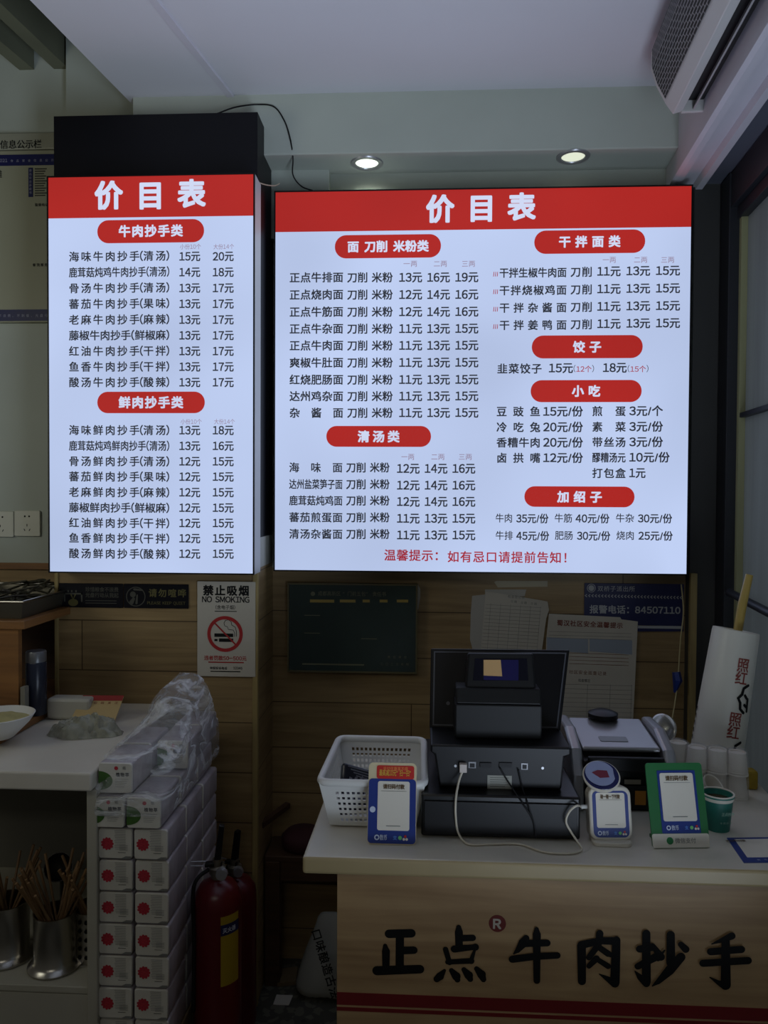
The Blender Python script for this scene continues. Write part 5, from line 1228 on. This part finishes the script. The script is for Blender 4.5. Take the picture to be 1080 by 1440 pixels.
for kind, w_ in (('flower', PW_), ('kiwi', .0805)):
    o = pack_mesh(kind, w_-.001, PH-.0008).build('tissue_pack', [TW, TS, FLR, GREY, INK, KIWI], own=(0, 0, 0), smooth=35); protos[kind] = o
used = set()
def pack(kind, x, y, z, label, rz=0):
    o = protos[kind]
    if kind in used: o = o.copy(); COL.objects.link(o)
    used.add(kind); o.location = (x, y, z); o.rotation_euler = (0, 0, rz); tag(o, label, 'tissue pack', 'tissue packs with red flowers' if kind == 'flower' else 'tissue packs with green kiwi')
ORDN = ['top', 'second', 'third', 'fourth', 'fifth', 'sixth', 'seventh', 'eighth', 'ninth', 'tenth', 'eleventh']
cols = (('column touching the white cabinet', xt0+PW_/2), ('column on the fire extinguisher side', xt0+PW_*1.5))
depth = ('front', 'middle', 'rear')
nrow = 7
for ci, (cn, x) in enumerate(cols):
    for di in range(3):
        if ci == 0 and di > 0: continue
        for ri in range(nrow):
            z = ztop-(ri+1)*PH
            if di == 0: lab = f'tissue pack with red flower, {ORDN[ri]} row of the {cn}'
            else: lab = f'tissue pack {ORDN[ri]} from the top in the {depth[di]} tier behind the flower {cn.split(" on ")[0]}'
            pack('flower', x+random.uniform(-.0015, .0015), YT+di*PD+random.uniform(-.002, .002), z, lab)
zbot = ztop-nrow*PH
tag(MB().box(xt0, xt1, YT+.004, YT+3*PD-.01, 0, zbot-.001).build('cardboard_carton', M('carton', (120, 100, 72), .8), bevel=.003), 'brown carton under the tall stack of tissue packs', 'carton')
KX = P(152, 1140, Y=YT-.006).x; KX2 = P(205, 1140, Y=YT-.006).x
kz = ztop+.0005
pack('kiwi', KX-.001, YT-.008, kz, 'kiwi tissue pack just under the bag, on the cabinet side')
pack('kiwi', KX+.080, YT-.008, kz, 'kiwi tissue pack just under the bag, on the fire extinguisher side')
pack('kiwi', KX+.082, YT+PD-.006, kz, 'middle kiwi tissue pack in the lower bagged layer')
pack('kiwi', KX+.083, YT+2*PD-.006, kz, 'rear kiwi tissue pack in the lower bagged layer')
pack('kiwi', KX-.001, YT+PD-.006, kz, 'inner kiwi tissue pack in the lower bagged layer beside the cabinet')
pack('kiwi', KX-.001, YT+2*PD-.006, kz, 'inner rear kiwi tissue pack in the lower bagged layer')
kz2 = kz+PH
pack('kiwi', KX+.012, YT+.004, kz2, 'foremost kiwi tissue pack on top of the bagged layer')
pack('kiwi', KX+.004, YT+PD+.01, kz2, 'middle kiwi tissue pack of the upper bagged layer beside the cabinet')
pack('kiwi', KX+.088, YT+PD+.03, kz2, 'outer kiwi tissue pack set back in the upper bagged layer')
pack('kiwi', KX+.086, YT+2*PD+.03, kz2, 'rearmost outer kiwi tissue pack in the upper bagged layer')
# clear bag over the top packs
bag = bpy.data.materials.new('clear_bag'); bag.use_nodes = True; nt = bag.node_tree; b = nt.nodes['Principled BSDF']
b.inputs['Base Color'].default_value = (.75, .77, .78, 1); b.inputs['Roughness'].default_value = .12; b.inputs['Alpha'].default_value = .27; b.inputs['Specular IOR Level'].default_value = .9
b.inputs['Base Color'].default_value = (.86, .88, .9, 1); b.inputs['Roughness'].default_value = .16
tcn = nt.nodes.new('ShaderNodeTexCoord')
n = nt.nodes.new('ShaderNodeTexNoise'); n.inputs['Scale'].default_value = 7; n.inputs['Detail'].default_value = 5; n.inputs['Distortion'].default_value = .9
mpb = nt.nodes.new('ShaderNodeMapping'); mpb.inputs['Rotation'].default_value = (.3, .5, .7); mpb.inputs['Scale'].default_value = (1, 1, 2.2)
nt.links.new(tcn.outputs['Object'], mpb.inputs[0]); nt.links.new(mpb.outputs[0], n.inputs['Vector'])
sb_ = nt.nodes.new('ShaderNodeMath'); sb_.operation = 'SUBTRACT'; sb_.inputs[1].default_value = .5; nt.links.new(n.outputs[0], sb_.inputs[0])
ab_ = nt.nodes.new('ShaderNodeMath'); ab_.operation = 'ABSOLUTE'; nt.links.new(sb_.outputs[0], ab_.inputs[0])
mr_ = nt.nodes.new('ShaderNodeMapRange'); mr_.inputs[1].default_value = 0; mr_.inputs[2].default_value = .08; mr_.inputs[3].default_value = .72; mr_.inputs[4].default_value = .15; nt.links.new(ab_.outputs[0], mr_.inputs[0]); nt.links.new(mr_.outputs[0], b.inputs['Alpha'])
bp = nt.nodes.new('ShaderNodeBump'); bp.inputs['Strength'].default_value = 1; bp.inputs['Distance'].default_value = .06; nt.links.new(ab_.outputs[0], bp.inputs['Height']); nt.links.new(bp.outputs[0], b.inputs['Normal'])
X0, X1 = KX-.0425, KX+.136
rings = [(kz+.03, X0, X1, YT-.014, YT+3*PD+.03), (kz+.04, X0-.001, X1+.003, YT-.018, YT+3*PD+.035), (kz+.085, X0, X1+.004, YT-.014, YT+3*PD+.035), (kz2+.03, X0+.004, X1+.002, YT-.004, YT+3*PD+.035), (kz2+.077, X0+.012, X1, YT+.004, YT+3*PD+.03),
         (kz2+.10, X0+.035, X1-.002, YT+.08, YT+3*PD+.02), (kz2+.135, X0+.055, X1-.002, YT+.13, YT+3*PD), (kz2+.165, X0+.07, X1-.008, YT+.17, YT+3*PD-.02), (kz2+.19, X0+.085, X1-.02, YT+.2, YT+2.7*PD), (kz2+.20, X0+.11, X1-.05, YT+.24, YT+2.5*PD)]
mb = MB(); vs, fs = [], []; nb = 64
for i, (z, x0, x1, y0, y1) in enumerate(rings):
    rr_ = rrect(x0, x1, y0, y1, min(.03+.006*i, (x1-x0)*.48), 15)
    for x, y in rr_: vs.append(Vector((x, y, z)))
nb = len(rr_)
sub = []
R2 = []
for i in range(len(rings)-1):
    for s_ in range(4):
        R2.append([vs[i*nb+k].lerp(vs[(i+1)*nb+k], s_/4) for k in range(nb)])
R2.append(vs[-nb:])
out = []
for i, rg in enumerate(R2):
    f_ = i/(len(R2)-1)
    for p in rg:
        q = p*11; rid = abs(noise.noise(q+Vector((3, 1, 7))))*.6+abs(noise.noise(q*2.3))*.4
        d = noise.noise_vector(q*1.3)*(.003+.016*f_)+noise.noise_vector(q*4.1)*(.001+.006*f_)+Vector((0, 0, -.02*rid*(f_ > .4)))
        cxy = Vector(((X0+X1)/2, YT+1.6*PD, p.z)); dirn = (p-cxy); dirn.z = 0; dirn.normalize()
        out.append(p+d*(1 if f_ > .35 else .25)-dirn*rid*.03*max(0, f_-.35))
for i in range(len(R2)-1):
    for k in range(nb): fs.append((i*nb+k, i*nb+(k+1) % nb, (i+1)*nb+(k+1) % nb, (i+1)*nb+k))
fs.append(tuple(range((len(R2)-1)*nb, len(R2)*nb)))
mb.mesh(out, fs)
tag(mb.build('plastic_bag', bag, smooth=18), 'crinkled clear plastic bag draped over the top tissue packs', 'plastic bag')
